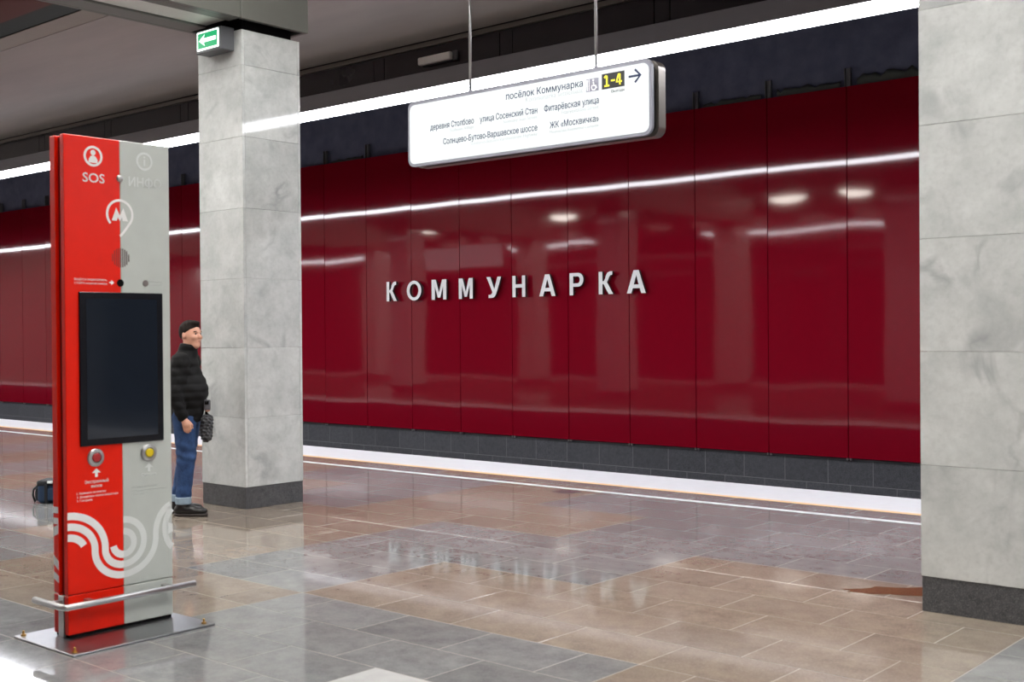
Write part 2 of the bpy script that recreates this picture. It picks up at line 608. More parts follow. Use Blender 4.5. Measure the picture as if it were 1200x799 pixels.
tiles = []
Yb = 4.86
jr0 = math.floor((mir(YE) + 0.95 - Yb) / TH)
row = jr0
while True:
    ya, yb = Yb + row * TH, Yb + (row + 1) * TH
    if ya > 10.30:
        break
    yb = min(yb, 10.30)
    off = 0.0 if row % 2 == 0 else TW / 2
    n0 = math.floor((X0 + 2.07) / TW) - 1
    x = -2.07 + n0 * TW + off
    cuts = []
    while x < X1:
        cuts.append(x)
        x += TW
    segs = []
    for a, b in zip(cuts[:-1], cuts[1:]):
        # a course whose tiles straddle a colour boundary is cut there
        zi_a = math.floor((-2.07 - (a + 0.01)) / (2 * TW))
        zi_b = math.floor((-2.07 - (b - 0.01)) / (2 * TW))
        if zi_a != zi_b:
            m = -2.07 - (zi_b + 1) * 2 * TW
            zj = math.floor(row / 3)
            if zone(zi_a, zj) != zone(zi_b, zj):
                segs += [(a, m), (m, b)]
                continue
        segs.append((a, b))
    for a, b in segs:
        if a < X0 or b > X1:
            continue
        zi = math.floor((-2.07 - (a + b) / 2) / (2 * TW))
        zj = math.floor(row / 3)
        c = 'tile_brown' if zone(zi, zj) else 'tile_grey'
        if row == -3 and abs((a + b) / 2 + 4.01) < 0.3:
            c = 'tile_pale'
        tiles.append((a, b, ya, yb, c))
    row += 1

def size_in_view(t):
    d = Vector(((t[0] + t[1]) / 2, (t[2] + t[3]) / 2, 0)) - Vector((0, 0, 1.65))
    z = d.dot(fw)
    if z < 1:
        return -z - 100
    px, py = 1395 * d.dot(rt) / z, 1395 * d.dot(up) / z
    if abs(px) > 690 or abs(py) > 480:
        return -d.length
    return 1000.0 / (z * z)
tiles.sort(key=size_in_view, reverse=True)
tile_cache = {}
for (a, b, ya, yb, c) in tiles[:298]:
    wx, wy = b - a - GAP, yb - ya - GAP
    key = (round(wx, 3), round(wy, 3), c)
    if key not in tile_cache:
        tile_cache[key] = box_me((-wx / 2, -wy / 2, -0.012), (wx / 2, wy / 2, 0), 0.0015)
        tile_cache[key].name = 'tile'
    obj('tile', tile_cache[key], c, floor, loc=Vector(((a + b) / 2, (ya + yb) / 2, random.uniform(-0.0004, 0.0))) - fl)
for c in ('tile_grey', 'tile_brown'):
    verts, faces = [], []
    for (a, b, ya, yb, cc) in tiles[298:]:
        if cc != c:
            continue
        g = GAP / 2
        n = len(verts)
        verts += [(a + g, ya + g, -0.0002), (b - g, ya + g, -0.0002), (b - g, yb - g, -0.0002), (a + g, yb - g, -0.0002),
                  (a + g, ya + g, -0.012), (b - g, ya + g, -0.012), (b - g, yb - g, -0.012), (a + g, yb - g, -0.012)]
        faces += [(n, n + 1, n + 2, n + 3), (n, n + 4, n + 5, n + 1), (n + 1, n + 5, n + 6, n + 2),
                  (n + 2, n + 6, n + 7, n + 3), (n + 3, n + 7, n + 4, n)]
    o = obj('far_tiles', mesh_from(verts, faces), c, floor, loc=-fl)
    o['kind'] = 'stuff'
# white guide line inlaid along the platform, worn yellow strip and white edge band, both platform sides
for s in (0, 1):
    Yf = (lambda y: y) if s == 0 else mir
    def strip(name, ya, yb, za, zb, mat):
        a, b = sorted((Yf(ya), Yf(yb)))
        o = box(name, Vector((X0, a, za)) - fl, Vector((X1, b, zb)) - fl, mat, floor)
        return o
    strip('white_line', 9.80, 9.885, -0.01, 0.0015, 'white_paint')
    strip('yellow_strip', 10.30, 10.38, -0.01, 0.001, 'yellow_paint')
    strip('edge_band', 10.38, YE + 0.02, -0.20, 0.002, 'white_paint')
# old stains on the stone
def stain(pts, mat, name):
    n = len(pts)
    me = prism_me(pts, 0.0012, lambda u, v, d: (u - pts[0][0], v - pts[0][1], d))
    obj(name, me, mat, floor, loc=Vector((pts[0][0], pts[0][1], 0.0002)) - fl)
def blob(cx, cy, rx, ry, seed, rot=0):
    rg = random.Random(seed)
    out = []
    for i in range(22):
        a = 2 * PI * i / 22
        k = 0.75 + 0.4 * rg.random()
        x, y = rx * k * math.cos(a), ry * k * math.sin(a)
        out.append((cx + x * math.cos(rot) - y * math.sin(rot), cy + x * math.sin(rot) + y * math.cos(rot)))
    return out
stain(blob(-3.0, 7.27, 0.36, 0.13, 3, 0.62), 'stain', 'rust_stain')
stain(blob(-7.55, 9.62, 0.17, 0.11, 4, 0.5), 'damp', 'damp_spot')

# track bed and platform side (seen only by their reflection)
for s in (0, 1):
    Yf = (lambda y: y) if s == 0 else mir
    a, b = sorted((Yf(YE), Yf(YW + 0.25)))
    structure(box('floor_track', (X0, a, -1.35), (X1, b, -1.15), 'concrete'))
    for yy in (12.45, 13.97):
        bm = bmesh.new()
        y = Yf(yy)
        add_box(bm, (X0, y - 0.07, -1.15), (X1, y + 0.07, -1.13))
        add_box(bm, (X0, y - 0.01, -1.13), (X1, y + 0.01, -1.03))
        add_box(bm, (X0, y - 0.036, -1.03), (X1, y + 0.036, -0.99), 0.006)
        tag(obj('track_rail', bm_mesh(bm), 'rail'), 'steel running rail down in the track bed below the platform', 'rail', 'running rails in the track beds')
    a, b = sorted((Yf(YE - 0.35), Yf(YE - 0.15)))
    structure(box('wall_platform_side', (X0, a, -1.15), (X1, b, -0.30), 'dado'))

# ------------------------------------------------------------------ track wall with its red panels
wall = structure(box('wall_track', (X0, YW + 0.12, -1.15), (X1, YW + 0.30, 6.2), 'concrete'))
wl = Vector(wall.location)
structure(box('ceiling_track', (X0, 10.80, 6.1), (X1, YW + 0.3, 6.3), 'concrete'))
PW = 1.20
PZ0, PZ1 = -0.10, 4.93
def panel_mesh(seed, arch=0.0):
    """enamel sheet 1.2 m wide, not perfectly flat, so that reflections break at every joint"""
    rg = random.Random(seed)
    nx, nz = 8, 14
    wdt, hgt = PW - 0.014, PZ1 - PZ0
    a1, a2, a3 = rg.uniform(-1, 1), rg.uniform(-1, 1), rg.uniform(-1, 1)
    tilt, twist = rg.uniform(-0.0009, 0.0009), rg.uniform(-0.0007, 0.0007)
    ph = rg.uniform(0, 6)
    V, F = [], []
    for k in range(nz + 1):
        for i in range(nx + 1):
            u, v = i / nx * 2 - 1, k / nz * 2 - 1
            x, z = u * wdt / 2, v * hgt / 2
            y = 0.0007 * a1 * u * u + 0.0006 * a2 * math.sin(3.1 * v + ph) + tilt * z + twist * x + 0.0009 * a3 * u * v
            y += 0.0007 * math.sin(2.2 * v * 3 + ph + 1.3 * u)
            y += arch * u * u * z
            V.append((x, y, z))
    W = nx + 1
    for k in range(nz):
        for i in range(nx):
            F.append((k * W + i, k * W + i + 1, (k + 1) * W + i + 1, (k + 1) * W + i))
    rim = [i for i in range(W)] + [k * W + nx for k in range(1, nz + 1)] + [nz * W + i for i in range(nx - 1, -1, -1)] + [k * W for k in range(nz - 1, 0, -1)]
    nf = len(V)
    m = len(rim)
    V += [V[q] for q in rim] + [(V[q][0], 0.03, V[q][2]) for q in rim]
    for i in range(m):
        j = (i + 1) % m
        F.append((nf + j, nf + i, nf + m + i, nf + m + j))
    me = mesh_from(V, F)
    for i, p in enumerate(me.polygons):
        p.use_smooth = i < nx * nz
    me.name = 'panel'
    return me
variants = [panel_mesh(s) for s in (11, 23, 35, 47, 59, 71)]
arched = panel_mesh(83, arch=-0.0034)
brk = bmesh.new()
add_box(brk, (-0.045, -0.01, 0.0), (0.045, 0.0, 0.30))
add_box(brk, (-0.045, -0.05, 0.0), (-0.036, -0.01, 0.30))
add_box(brk, (0.036, -0.05, 0.0), (0.045, -0.01, 0.30))
brk = bm_mesh(brk)
pin = bmesh.new()
add_box(pin, (-0.035, -0.015, -0.035), (-0.015, 0.03, 0.0), 0.004)
add_box(pin, (0.015, -0.015, -0.035), (0.035, 0.03, 0.0), 0.004)
pin = bm_mesh(pin)
k = 0
x = -7.07 + 10 * PW - PW
while x > X0 + PW:
    me = arched if abs(x + 12.485 - 0.0 + PW * 0 - 0.0) < 0.3 else variants[(k * 5 + k // 4) % 6]
    obj('panel', me, 'panel', wall, loc=Vector((x - PW / 2, YW, (PZ0 + PZ1) / 2)) - wl)
    obj('top_bracket', brk, 'bracket', wall, loc=Vector((x, YW + 0.075, PZ1 - 0.04)) - wl)
    obj('bottom_clip', pin, 'steel', wall, loc=Vector((x, YW + 0.02, PZ0)) - wl)
    x -= PW
    k += 1
# dark backing seen through the panel joints, and lumpy insulation showing above the panels
box('panel_backing', Vector((X0, YW + 0.06, PZ0 + 0.02)) - wl, Vector((X1, YW + 0.12, PZ1 - 0.1)) - wl, 'gap', wall)
def lumpy(xa, xb, zt, seed):
    rg = random.Random(seed)
    n = 16
    V, F = [], []
    for i in range(n + 1):
        xx = xa + (xb - xa) * i / n
        h = zt * (0.55 + 0.6 * rg.random())
        yy = YW + 0.05 + 0.03 * rg.random()
        V += [(xx, yy, PZ1 - 0.12), (xx, yy - 0.01, PZ1 + h * 0.6), (xx, YW + 0.08, PZ1 + h), (xx, YW + 0.12, PZ1 + h * 0.9)]
    for i in range(n):
        for q in range(3):
            F.append((i * 4 + q, (i + 1) * 4 + q, (i + 1) * 4 + q + 1, i * 4 + q + 1))
    return mesh_from(V, F, True)
for (xa, xb, zt, sd) in ((-6.95, -5.6, 0.16, 1), (-8.15, -7.2, 0.12, 2), (-9.35, -8.4, 0.09, 3), (-5.5, -4.0, 0.12, 6), (-17.7, -16.85, 0.07, 4)):
    obj('insulation', lumpy(xa, xb, zt, sd), 'rubble', wall, loc=-wl)
# granite dado under the panels
box('dado_bed', Vector((X0, YW + 0.0595, -1.15)) - wl, Vector((X1, YW + 0.12, -0.115)) - wl, 'dado_grout', wall)
DW, DH = 0.652, 0.345
dado_me = box_me((-DW / 2 + 0.003, -0.012, -DH / 2 + 0.003), (DW / 2 - 0.003, 0.012, DH / 2 - 0.003), 0.002)
for rr in range(2):
    x = -4.14
    while x > -34:
        obj('dado_tile', dado_me, 'dado', wall, loc=Vector((x - DW / 2 + (0.33 if rr else 0), YW + 0.07, -0.13 - DH * (rr + 0.5))) - wl)
        x -= DW
# opposite track wall, beyond the other platform edge
wo = structure(box('wall_opposite', (X0, mir(YW) - 0.3, -1.15), (X1, mir(YW) - 0.02, 6.2), 'concrete'))
wol = Vector(wo.location)
x = -7.07 + 10 * PW - PW
k = 0
while x > X0 + PW:
    o = obj('panel', variants[(k * 3 + 1) % 6], 'panel', wo, loc=Vector((x - PW / 2, mir(YW), (PZ0 + PZ1) / 2)) - wol, rot=(0, 0, PI))
    x -= PW
    k += 1
structure(box('ceiling_track_opposite', (X0, mir(YW) - 0.3, 6.1), (X1, mir(10.8), 6.3), 'concrete'))
structure(box('wall_end', (X0 - 0.2, mir(YW) - 0.3, -1.35), (X0, YW + 0.3, 6.6), 'wall_end'))
structure(box('wall_near_end', (X1, mir(YW) - 0.3, -1.35), (X1 + 0.2, YW + 0.3, 6.6), 'wall_end'))

# ------------------------------------------------------------------ ceiling, fascia and light line
for s in (0, 1):
    Yf = (lambda y: y) if s == 0 else mir
    def cbox(name, ya, yb, za, zb, mat, xa=X0, xb=X1, parent=None, bevel=0):
        a, b = sorted((Yf(ya), Yf(yb)))
        off = Vector(parent.location) if parent else Vector((0, 0, 0))
        return box(name, Vector((xa, a, za)) - off, Vector((xb, b, zb)) - off, mat, parent, bevel)
    ce = structure(cbox('ceiling', 7.36, 10.64, ZC, ZC + 0.12, 'ceiling'))
    cbox('ceiling_band', 7.05, 7.355, ZC + 0.004, ZC + 0.12, 'ceiling_band', parent=ce)
    cbox('recess_edge', 7.02, 7.05, ZC + 0.01, ZC + 0.18, 'black', parent=ce)
    cbox('recess_side', 7.05, 7.10, ZC + 0.12, 6.45, 'recess_red', parent=ce)
    # fascia between the ceiling and the tunnel
    fa = structure(cbox('trim_fascia', 10.76, 10.80, 4.62, 6.1, 'gap'))
    cbox('fascia_lip', 10.655, 10.76, ZC - 0.065, ZC - 0.012, 'fascia_lip', parent=fa)
    x = -7.16 + 2.2 * 9
    while x - 2.2 > X0:
        cbox('fascia_panel', 10.70, 10.76, 4.83, ZC - 0.07, 'fascia', x - 2.0 + 0.006, x - 0.006, parent=fa, bevel=0.002)
        cbox('fascia_panel', 10.70, 10.76, 4.83, ZC - 0.07, 'fascia', x - 2.2 + 0.006, x - 2.0 - 0.006, parent=fa, bevel=0.002)
        x -= 2.2
    runs = ((X0 + 0.02, X1 - 0.02),) if s == 0 else ((X0 + 0.02, -24.0), (-19.5, -11.5))
    labs = ('long white light line under a grey beam above the platform edge by the red wall',) if s == 0 else (
        'white light line far along the opposite platform edge, mirrored in the red wall', 'short white light line above the opposite platform edge, mirrored in the red wall')
    for (xa, xb), lab in zip(runs, labs):
        t = thing('light_line', lab, 'lamp', loc=((xa + xb) / 2, Yf(10.53), 4.60))
        L2 = (xb - xa) / 2
        box('housing', (-L2, -0.225, 0.012), (L2, 0.225, 0.215), 'led_body', t, 0.004)
        box('diffuser', (-L2, -0.215, 0.0), (L2, 0.215, 0.011), 'led', t)
# added fill lights, kept out of sight high in the red ceiling recess
for i in range(8):
    for yy in (3.0, 5.6):
        t = thing('recess_fill', 'long white fill light added high inside the red ceiling recess', 'lamp', loc=(-9.52 - 7.14 * 4.5 + 7.14 * i, yy, 6.28), group='added fill lights inside the ceiling recess')
        box('housing', (-2.6, -0.2, 0.02), (2.6, 0.2, 0.12), 'led_body', t, 0.005)
        box('diffuser', (-2.58, -0.18, 0.0), (2.58, 0.18, 0.018), 'nave_fill', t)
        for hx in (-2.0, 2.0):
            obj('hanger', tube_me([(hx, 0, 0.12), (hx, 0, 0.17)], 0.012, 6), 'steel', t)
structure(box('ceiling_recess', (X0, mir(7.05), 6.45), (X1, 7.05, 6.6), 'recess_red'))

# small emergency lamp on the fascia
t = thing('emergency_lamp', 'small pale box lamp fixed to the dark fascia above the light line', 'lamp', loc=(-10.35, 10.69, 4.99))
box('lamp_body', (-0.30, -0.035, 0.0), (0.33, -0.001, 0.12), 'exit_body', t, 0.01)
me = box_me((-0.29, -0.10, 0.005), (0.27, -0.036, 0.105), 0.018, 2)
obj('lamp_cover', me, 'lamp_box', t)

# round ceiling lamps over the other platform side, the far run mirrored in the red wall
ring = lathe_me([(0.50, 0.02), (0.56, 0.02), (0.56, 0.0), (0.50, -0.03), (0.49, -0.02)], 28)
disc = lathe_me([(0.02, -0.16), (0.2, -0.15), (0.36, -0.115), (0.46, -0.06), (0.485, 0.0), (0.485, 0.015)], 28)
for lx in [-33.0 + 1.95 * i for i in range(12)] + [-0.6 + 1.95 * i for i in range(7)]:  # second run is added fill for the kiosk front and right column
    t = thing('ceiling_lamp', 'round warm white ceiling lamp over the other platform side, near ones added as fill light', 'lamp', loc=(lx, 0.9, ZC - 0.02), group='round ceiling lamps over the other platform side')
    obj('ring', ring, 'led_body', t)
    obj('diffuser', disc, 'lamp', t)

# ------------------------------------------------------------------ columns and cross beams
CW = 0.69
CZ = [0.0, 0.205, 0.855, 1.515, 2.17, 2.83, 3.50, 4.17, 4.50]
slab_cache = {}
def column(cx, cy, label, group=None):
    t = thing('column', label, 'column', loc=(cx, cy, 0), group=group)
    h = CW / 2
    box('core', (-h + 0.030, -h + 0.030, 0.0), (h - 0.030, h - 0.030, 4.505), 'column_core', t)
    box('neck', (-h + 0.06, -h + 0.06, 4.505), (h - 0.06, h - 0.06, 4.60), 'black', t)
    for i in range(len(CZ) - 1):
        za, zb = CZ[i] + (0.0008 if i else 0.0), CZ[i + 1] - 0.0008
        nm, mt = ('skirting_slab', 'skirting') if i == 0 else ('marble_slab', 'marble')
        ins = 0.004 if i == 0 else 0.0
        for f in range(4):
            key = (round(zb - za, 3), f % 2, i == 0)
            if key not in slab_cache:
                wd = h - ins if f % 2 == 0 else h - 0.0315 - ins * 0
                slab_cache[key] = box_me((-wd, -0.015, -(zb - za) / 2), (wd, 0.015, (zb - za) / 2), 0.0018)
            d = h - 0.015 - ins
            loc = [(0, -d), (d, 0), (0, d), (-d, 0)][f]
            obj(nm, slab_cache[key], mt, t, loc=(loc[0], loc[1], (za + zb) / 2), rot=(0, 0, f * PI / 2))
    return t
CP = 7.14
cA = (-9.52, 6.82 + CW / 2)
column(*cA, 'pale marble column with a green exit sign near its top and a man beside it')
column(cA[0] + CP, cA[1], 'pale marble column standing alone beside the brown rust stain on the floor')
column(cA[0] + 2 * CP, cA[1], 'pale marble column outside the picture', 'marble columns outside the picture')
for n_ in (-1, -2, -3, -4):
    column(cA[0] + n_ * CP, cA[1], 'pale marble column outside the picture', 'marble columns outside the picture')
for n_ in (-4, -3, -2, -1, 0, 2):
    column(cA[0] + n_ * CP, mir(cA[1]), 'pale marble column outside the picture', 'marble columns outside the picture')
def cross_beam(cx, label, group=None):
    ya, yb = mir(7.56), 7.56
    t = thing('cross_beam', label, 'beam', loc=(cx, YM, 4.58), group=group)
    q = (yb - ya) / 2
    box('side_panel', (0.37, -q, 0.0), (0.42, q - 0.80, 0.9), 'beam', t, 0.003)
    box('side_panel', (0.37, q - 0.79, 0.0), (0.42, q, 0.9), 'beam', t, 0.003)
    box('side_panel', (-0.42, -q, 0.0), (-0.37, q, 0.9), 'beam', t, 0.003)
    box('end_panel', (-0.368, q - 0.05, 0.0), (0.368, q, 0.9), 'beam', t, 0.003)
    box('end_panel', (-0.368, -q, 0.0), (0.368, -q + 0.05, 0.9), 'beam', t, 0.003)
    box('soffit_rail', (-0.368, -q + 0.052, 0.0), (-0.125, q - 0.80, 0.05), 'beam_rail', t, 0.003)
    box('soffit_rail', (0.24, -q + 0.052, 0.0), (0.368, q - 0.80, 0.05), 'beam_rail', t, 0.003)
    box('soffit_panel', (-0.123, -q + 0.052, 0.02), (0.238, q - 0.80, 0.05), 'beam_diffuser', t)
    box('soffit_recess', (-0.368, q - 0.798, 0.03), (0.368, q - 0.052, 0.05), 'black', t)
    return t
cross_beam(cA[0], 'grey box beam with a pale soffit strip resting over the column with the exit sign')
for n_ in (1, 2, -1, -2, -3, -4):
    cross_beam(cA[0] + n_ * CP, 'grey box beam outside the picture', 'cross beams outside the picture')

# green exit sign on the column
t = thing('exit_sign', 'lit green exit sign with a white arrow pointing left on the marble column', 'exit sign', loc=(-9.48, 6.82, 4.31))
box('housing', (-0.20, -0.15, 0.0), (0.20, -0.002, 0.215), 'exit_body', t, 0.006)
box('lit_plate', (-0.175, -0.158, 0.025), (0.165, -0.151, 0.20), 'exit_white', t, 0.006)
PX = lambda oy: (lambda u, v, d: (u, oy - d, v))
obj('green_field', prism_me([(-0.155, 0.042), (0.148, 0.042), (0.148, 0.184), (-0.155, 0.184)], 0.002, PX(-0.1582)), 'exit_green', t)
obj('arrow', prism_me([(-0.135, 0.114), (-0.045, 0.168), (-0.065, 0.132), (0.13, 0.132), (0.13, 0.096), (-0.065, 0.096), (-0.045, 0.060)], 0.002, PX(-0.1604)), 'exit_white', t)

# ------------------------------------------------------------------ hanging direction sign
SX0, SX1, SZ0, SZ1 = -8.17, -5.38, 3.225, 3.845
t = thing('direction_sign', 'white backlit hanging sign with street names, exit numbers and a right arrow', 'sign', loc=(0, 0, 0))
t.location = ((SX0 + SX1) / 2, 8.0, SZ0)
so = Vector(t.location)
def rrect(x0, x1, z0, z1, r, n=6):
    out = []
    for cx, cz, a in ((x1 - r, z1 - r, 0), (x0 + r, z1 - r, 90), (x0 + r, z0 + r, 180), (x1 - r, z0 + r, 270)):
        out += [(cx + r * math.cos(math.radians(a + 90 * i / n)), cz + r * math.sin(math.radians(a + 90 * i / n))) for i in range(n + 1)]
    return out
def SP(oy):
    return lambda u, v, d: (u - so.x, oy - so.y - d, v - so.z)
obj('face_frame', prism_me(rrect(SX0, SX1, SZ0, SZ1, 0.075), 0.03, SP(8.03)), 'sign_frame', t)
obj('face', prism_me(rrect(SX0 + 0.026, SX1 - 0.026, SZ0 + 0.026, SZ1 - 0.036, 0.06), 0.003, SP(7.9995)), 'sign_face', t)
obj('housing', prism_me(rrect(SX0 + 0.03, SX1 - 0.03, SZ0 + 0.03, SZ1 - 0.03, 0.06), 0.12, SP(8.15)), 'gap', t)
obj('back_frame', prism_me(rrect(SX0, SX1, SZ0, SZ1, 0.075), 0.10, SP(8.20)), 'sign_back', t)
obj('back_face', prism_me(rrect(SX0 + 0.022, SX1 - 0.022, SZ0 + 0.022, SZ1 - 0.022, 0.06), -0.003, SP(8.2005)), 'sign_face', t)
for xr in (-7.44, -6.0):
    obj('hanger_rod', tube_me([(xr - so.x, 0.09, SZ1 - so.z), (xr - so.x, 0.09, ZC - so.z)], 0.013, 8), 'steel', t)
    obj('rod_collar', tube_me([(xr - so.x, 0.09, SZ1 - so.z - 0.005), (xr - so.x, 0.09, SZ1 - so.z + 0.03)], 0.022, 10), 'sign_frame', t)
F_ = SP(7.9962)
def st(body, x0, x1, z0, mat, cap=None, bold=0.0):
    obj('lettering', text_me(body, F_, x0, x1, z0, 0.0012, cap, bold), mat, t)
st('посёлок Коммунарка', -6.925, -6.07, 3.706, 'ink', None, 0.010)
st('Kommunarka settlement', -6.70, -6.07, 3.655, 'ink_pale')
st('деревня Столбово', -7.867, -7.314, 3.545, 'ink', 0.055, 0.012)
st('Stolbovo Village', -7.62, -7.314, 3.50, 'ink_pale')
st('улица Сосенский Стан', -7.239, -6.568, 3.545, 'ink', 0.055, 0.012)
st('Sosensky Stan Street', -6.96, -6.568, 3.50, 'ink_pale')
st('Фитарёвская улица', -6.489, -5.905, 3.545, 'ink', 0.055, 0.012)
st('Fitaryovskaya Street', -6.30, -5.905, 3.50, 'ink_pale')
st('Солнцево-Бутово-Варшавское шоссе', -7.70, -6.569, 3.395, 'ink', 0.055, 0.012)
st('Solntsevo-Butovo-Varshavskoye Highway', -7.36, -6.569, 3.35, 'ink_pale')
st('ЖК «Москвичка»', -6.428, -5.907, 3.395, 'ink', 0.055, 0.012)
st('Moskvichka Residential Complex', -6.43, -5.907, 3.35, 'ink_pale')
st('Выходы', -5.775, -5.643, 3.612, 'ink_dark', 0.026)
obj('number_plate', prism_me([(-5.872, 3.65), (-5.643, 3.65), (-5.643, 3.777), (-5.872, 3.777)], 0.0015, F_), 'ink_dark', t)
N_ = SP(7.9944)
obj('exit_number', ribbon([(-5.846, 3.744), (-5.828, 3.756), (-5.820, 3.756), (-5.820, 3.672)], 0.017, 0.0012, N_), 'ink_yellow', t)
obj('exit_number', ribbon([(-5.846, 3.675), (-5.795, 3.675)], 0.014, 0.0012, N_), 'ink_yellow', t)
obj('exit_number', ribbon([(-5.778, 3.712), (-5.738, 3.712)], 0.014, 0.0012, N_), 'ink_yellow', t)
obj('exit_number', ribbon([(-5.688, 3.668), (-5.688, 3.757), (-5.700, 3.757), (-5.722, 3.694), (-5.668, 3.694)], 0.015, 0.0012, N_), 'ink_yellow', t)
obj('arrow', ribbon([(-5.602, 3.717), (-5.49, 3.717)], 0.018, 0.0012, F_), 'ink', t)
obj('arrow', ribbon([(-5.54, 3.77), (-5.485, 3.717), (-5.54, 3.664)], 0.018, 0.0014, F_), 'ink', t)
obj('lift_icon', prism_me([(-6.035, 3.65), (-5.905, 3.65), (-5.905, 3.757), (-6.035, 3.757)], 0.0012, F_), 'ink_grey', t)
G_ = SP(7.9948)
obj('lift_icon_print', ribbon([(-6.022, 3.66), (-6.022, 3.748)], 0.010, 0.001, G_), 'ink_white', t)
obj('lift_icon_print', ribbon([(-6.004, 3.655), (-6.004, 3.752)], 0.005, 0.001, G_), 'ink_white', t)
obj('lift_icon_print', ribbon(arc(-5.956, 3.683, 0.022, 120, 380, 16), 0.007, 0.001, G_), 'ink_white', t)
obj('lift_icon_print', ribbon([(-5.958, 3.728), (-5.955, 3.697), (-5.935, 3.694), (-5.925, 3.672)], 0.010, 0.001, G_), 'ink_white', t)
obj('lift_icon_print', prism_me(arc(-5.959, 3.743, 0.008, 0, 350, 10), 0.001, G_), 'ink_white', t)

# a second such sign further along, out of the picture but mirrored in the wall
t2 = t.copy()
C.objects.link(t2)
t2.location.x = -20.7
tag(t2, 'white backlit hanging sign outside the picture, mirrored in the red wall', 'sign')
for ch_ in list(t.children):
    c_ = ch_.copy()
    C.objects.link(c_)
    c_.parent = t2

# ------------------------------------------------------------------ station name on the red wall
LZ0, LH = 2.225, 0.355
names = [('К', -16.02, -15.76, 'white metal letter K that begins the station name on the red wall'),
         ('О', -15.49, -15.12, 'white metal round letter O in the station name on the red wall'),
         ('М', -14.86, -14.50, 'white metal letter M next to the round letter O on the red wall'),
         ('М', -14.20, -13.87, 'white metal letter M next to the letter shaped like Y on the red wall'),
         ('У', -13.55, -13.22, 'white metal letter shaped like Y in the station name on the red wall'),
         ('Н', -12.97, -12.69, 'white metal letter shaped like H in the station name on the red wall'),
         ('А', -12.39, -12.05, 'white metal letter A between the letters like H and P on the red wall'),
         ('Р', -11.76, -11.48, 'white metal letter shaped like P in the station name on the red wall'),
         ('К', -11.18, -10.91, 'white metal letter K between the letter like P and the last A'),
         ('А', -10.64, -10.29, 'white metal letter A that ends the station name on the red wall')]
def curve_me(loops, depth, plane):
    """filled outline (inner loops are holes) extruded along d"""
    cu = bpy.data.curves.new('t', 'CURVE')
    cu.dimensions = '2D'
    cu.fill_mode = 'BOTH'
    cu.extrude = 0.5
    for lp in loops:
        sp = cu.splines.new('POLY')
        sp.points.add(len(lp) - 1)
        for q, p in enumerate(lp):
            sp.points[q].co = (p[0], p[1], 0, 1)
        sp.use_cyclic_u = True
    o = bpy.data.objects.new('t', cu)
    C.objects.link(o)
    dg = bpy.context.evaluated_depsgraph_get()
    dg.update()
    me = bpy.data.meshes.new_from_object(o.evaluated_get(dg))
    C.objects.unlink(o)
    bpy.data.objects.remove(o)
    bpy.data.curves.remove(cu)
    bm = bmesh.new()
    bm.from_mesh(me)
    bpy.data.meshes.remove(me)
    for v in bm.verts:
        v.co = plane(v.co.x, v.co.y, (v.co.z + 0.5) * depth)
    bmesh.ops.remove_doubles(bm, verts=bm.verts, dist=0.00005)
    return bm_mesh(bm)
GLYPH = {
    'К': [[(0, 0), (.27, 0), (.27, .45), (.34, .45), (.72, 0), (1.03, 0), (.60, .53), (.68, .62), (.76, .76), (.84, .83), (.98, .84), (.98, 1.0),
           (.80, 1.0), (.64, .95), (.54, .85), (.46, .68), (.38, .59), (.27, .58), (.27, 1.0), (0, 1.0)]],
    'О': [arc(.5, .5, .5, 0, 350, 35), arc(.5, .5, .30, 0, 350, 35, .345)],
    'М': [[(0, 0), (0, 1), (.28, 1), (.5, .36), (.72, 1), (1, 1), (1, 0), (.78, 0), (.78, .66), (.585, .10), (.415, .10), (.22, .66), (.22, 0)]],
    'У': [[(0, 1), (.27, 1), (.53, .42), (.75, 1), (1, 1), (.66, .20), (.58, .07), (.46, .01), (.34, 0), (.13, 0), (.13, .15), (.28, .15), (.36, .20), (.40, .28)]],
    'Н': [[(0, 0), (0, 1), (.25, 1), (.25, .60), (.75, .60), (.75, 1), (1, 1), (1, 0), (.75, 0), (.75, .44), (.25, .44), (.25, 0)]],
    'А': [[(0, 0), (.36, 1), (.64, 1), (1, 0), (.76, 0), (.685, .22), (.315, .22), (.24, 0)], [(.37, .38), (.63, .38), (.5, .78)]],
    'Р': [[(0, 0), (0, 1), (.55, 1)] + arc(.62, .69, .38, 80, -80, 12, .31) + [(.55, .38), (.26, .38), (.26, 0)],
          [(.26, .85), (.55, .85)] + arc(.57, .69, .17, 75, -75, 8, .16) + [(.55, .53), (.26, .53)]],
}
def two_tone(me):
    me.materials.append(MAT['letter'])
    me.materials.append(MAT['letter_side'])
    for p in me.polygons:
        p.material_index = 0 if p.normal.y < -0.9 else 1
for ch, xa, xb, lab in names:
    ox = (xa + xb) / 2
    pl = lambda u, v, d: (u - ox, -0.10 - 0.0 + 0.045 - d, v)
    wd = xb - xa
    me = curve_me([[(xa + p * wd, q * LH) for p, q in lp] for lp in GLYPH[ch]], 0.045, pl)
    two_tone(me)
    o = obj('station_letter', me, None, None, loc=(ox, YW, LZ0))
    tag(o, lab, 'letter', 'letters of the station name')
    for dz in (0.06, 0.29):
        box('stand_off', (-0.11, -0.056, dz - 0.008), (-0.094, 0.0, dz + 0.008), 'bracket', o)

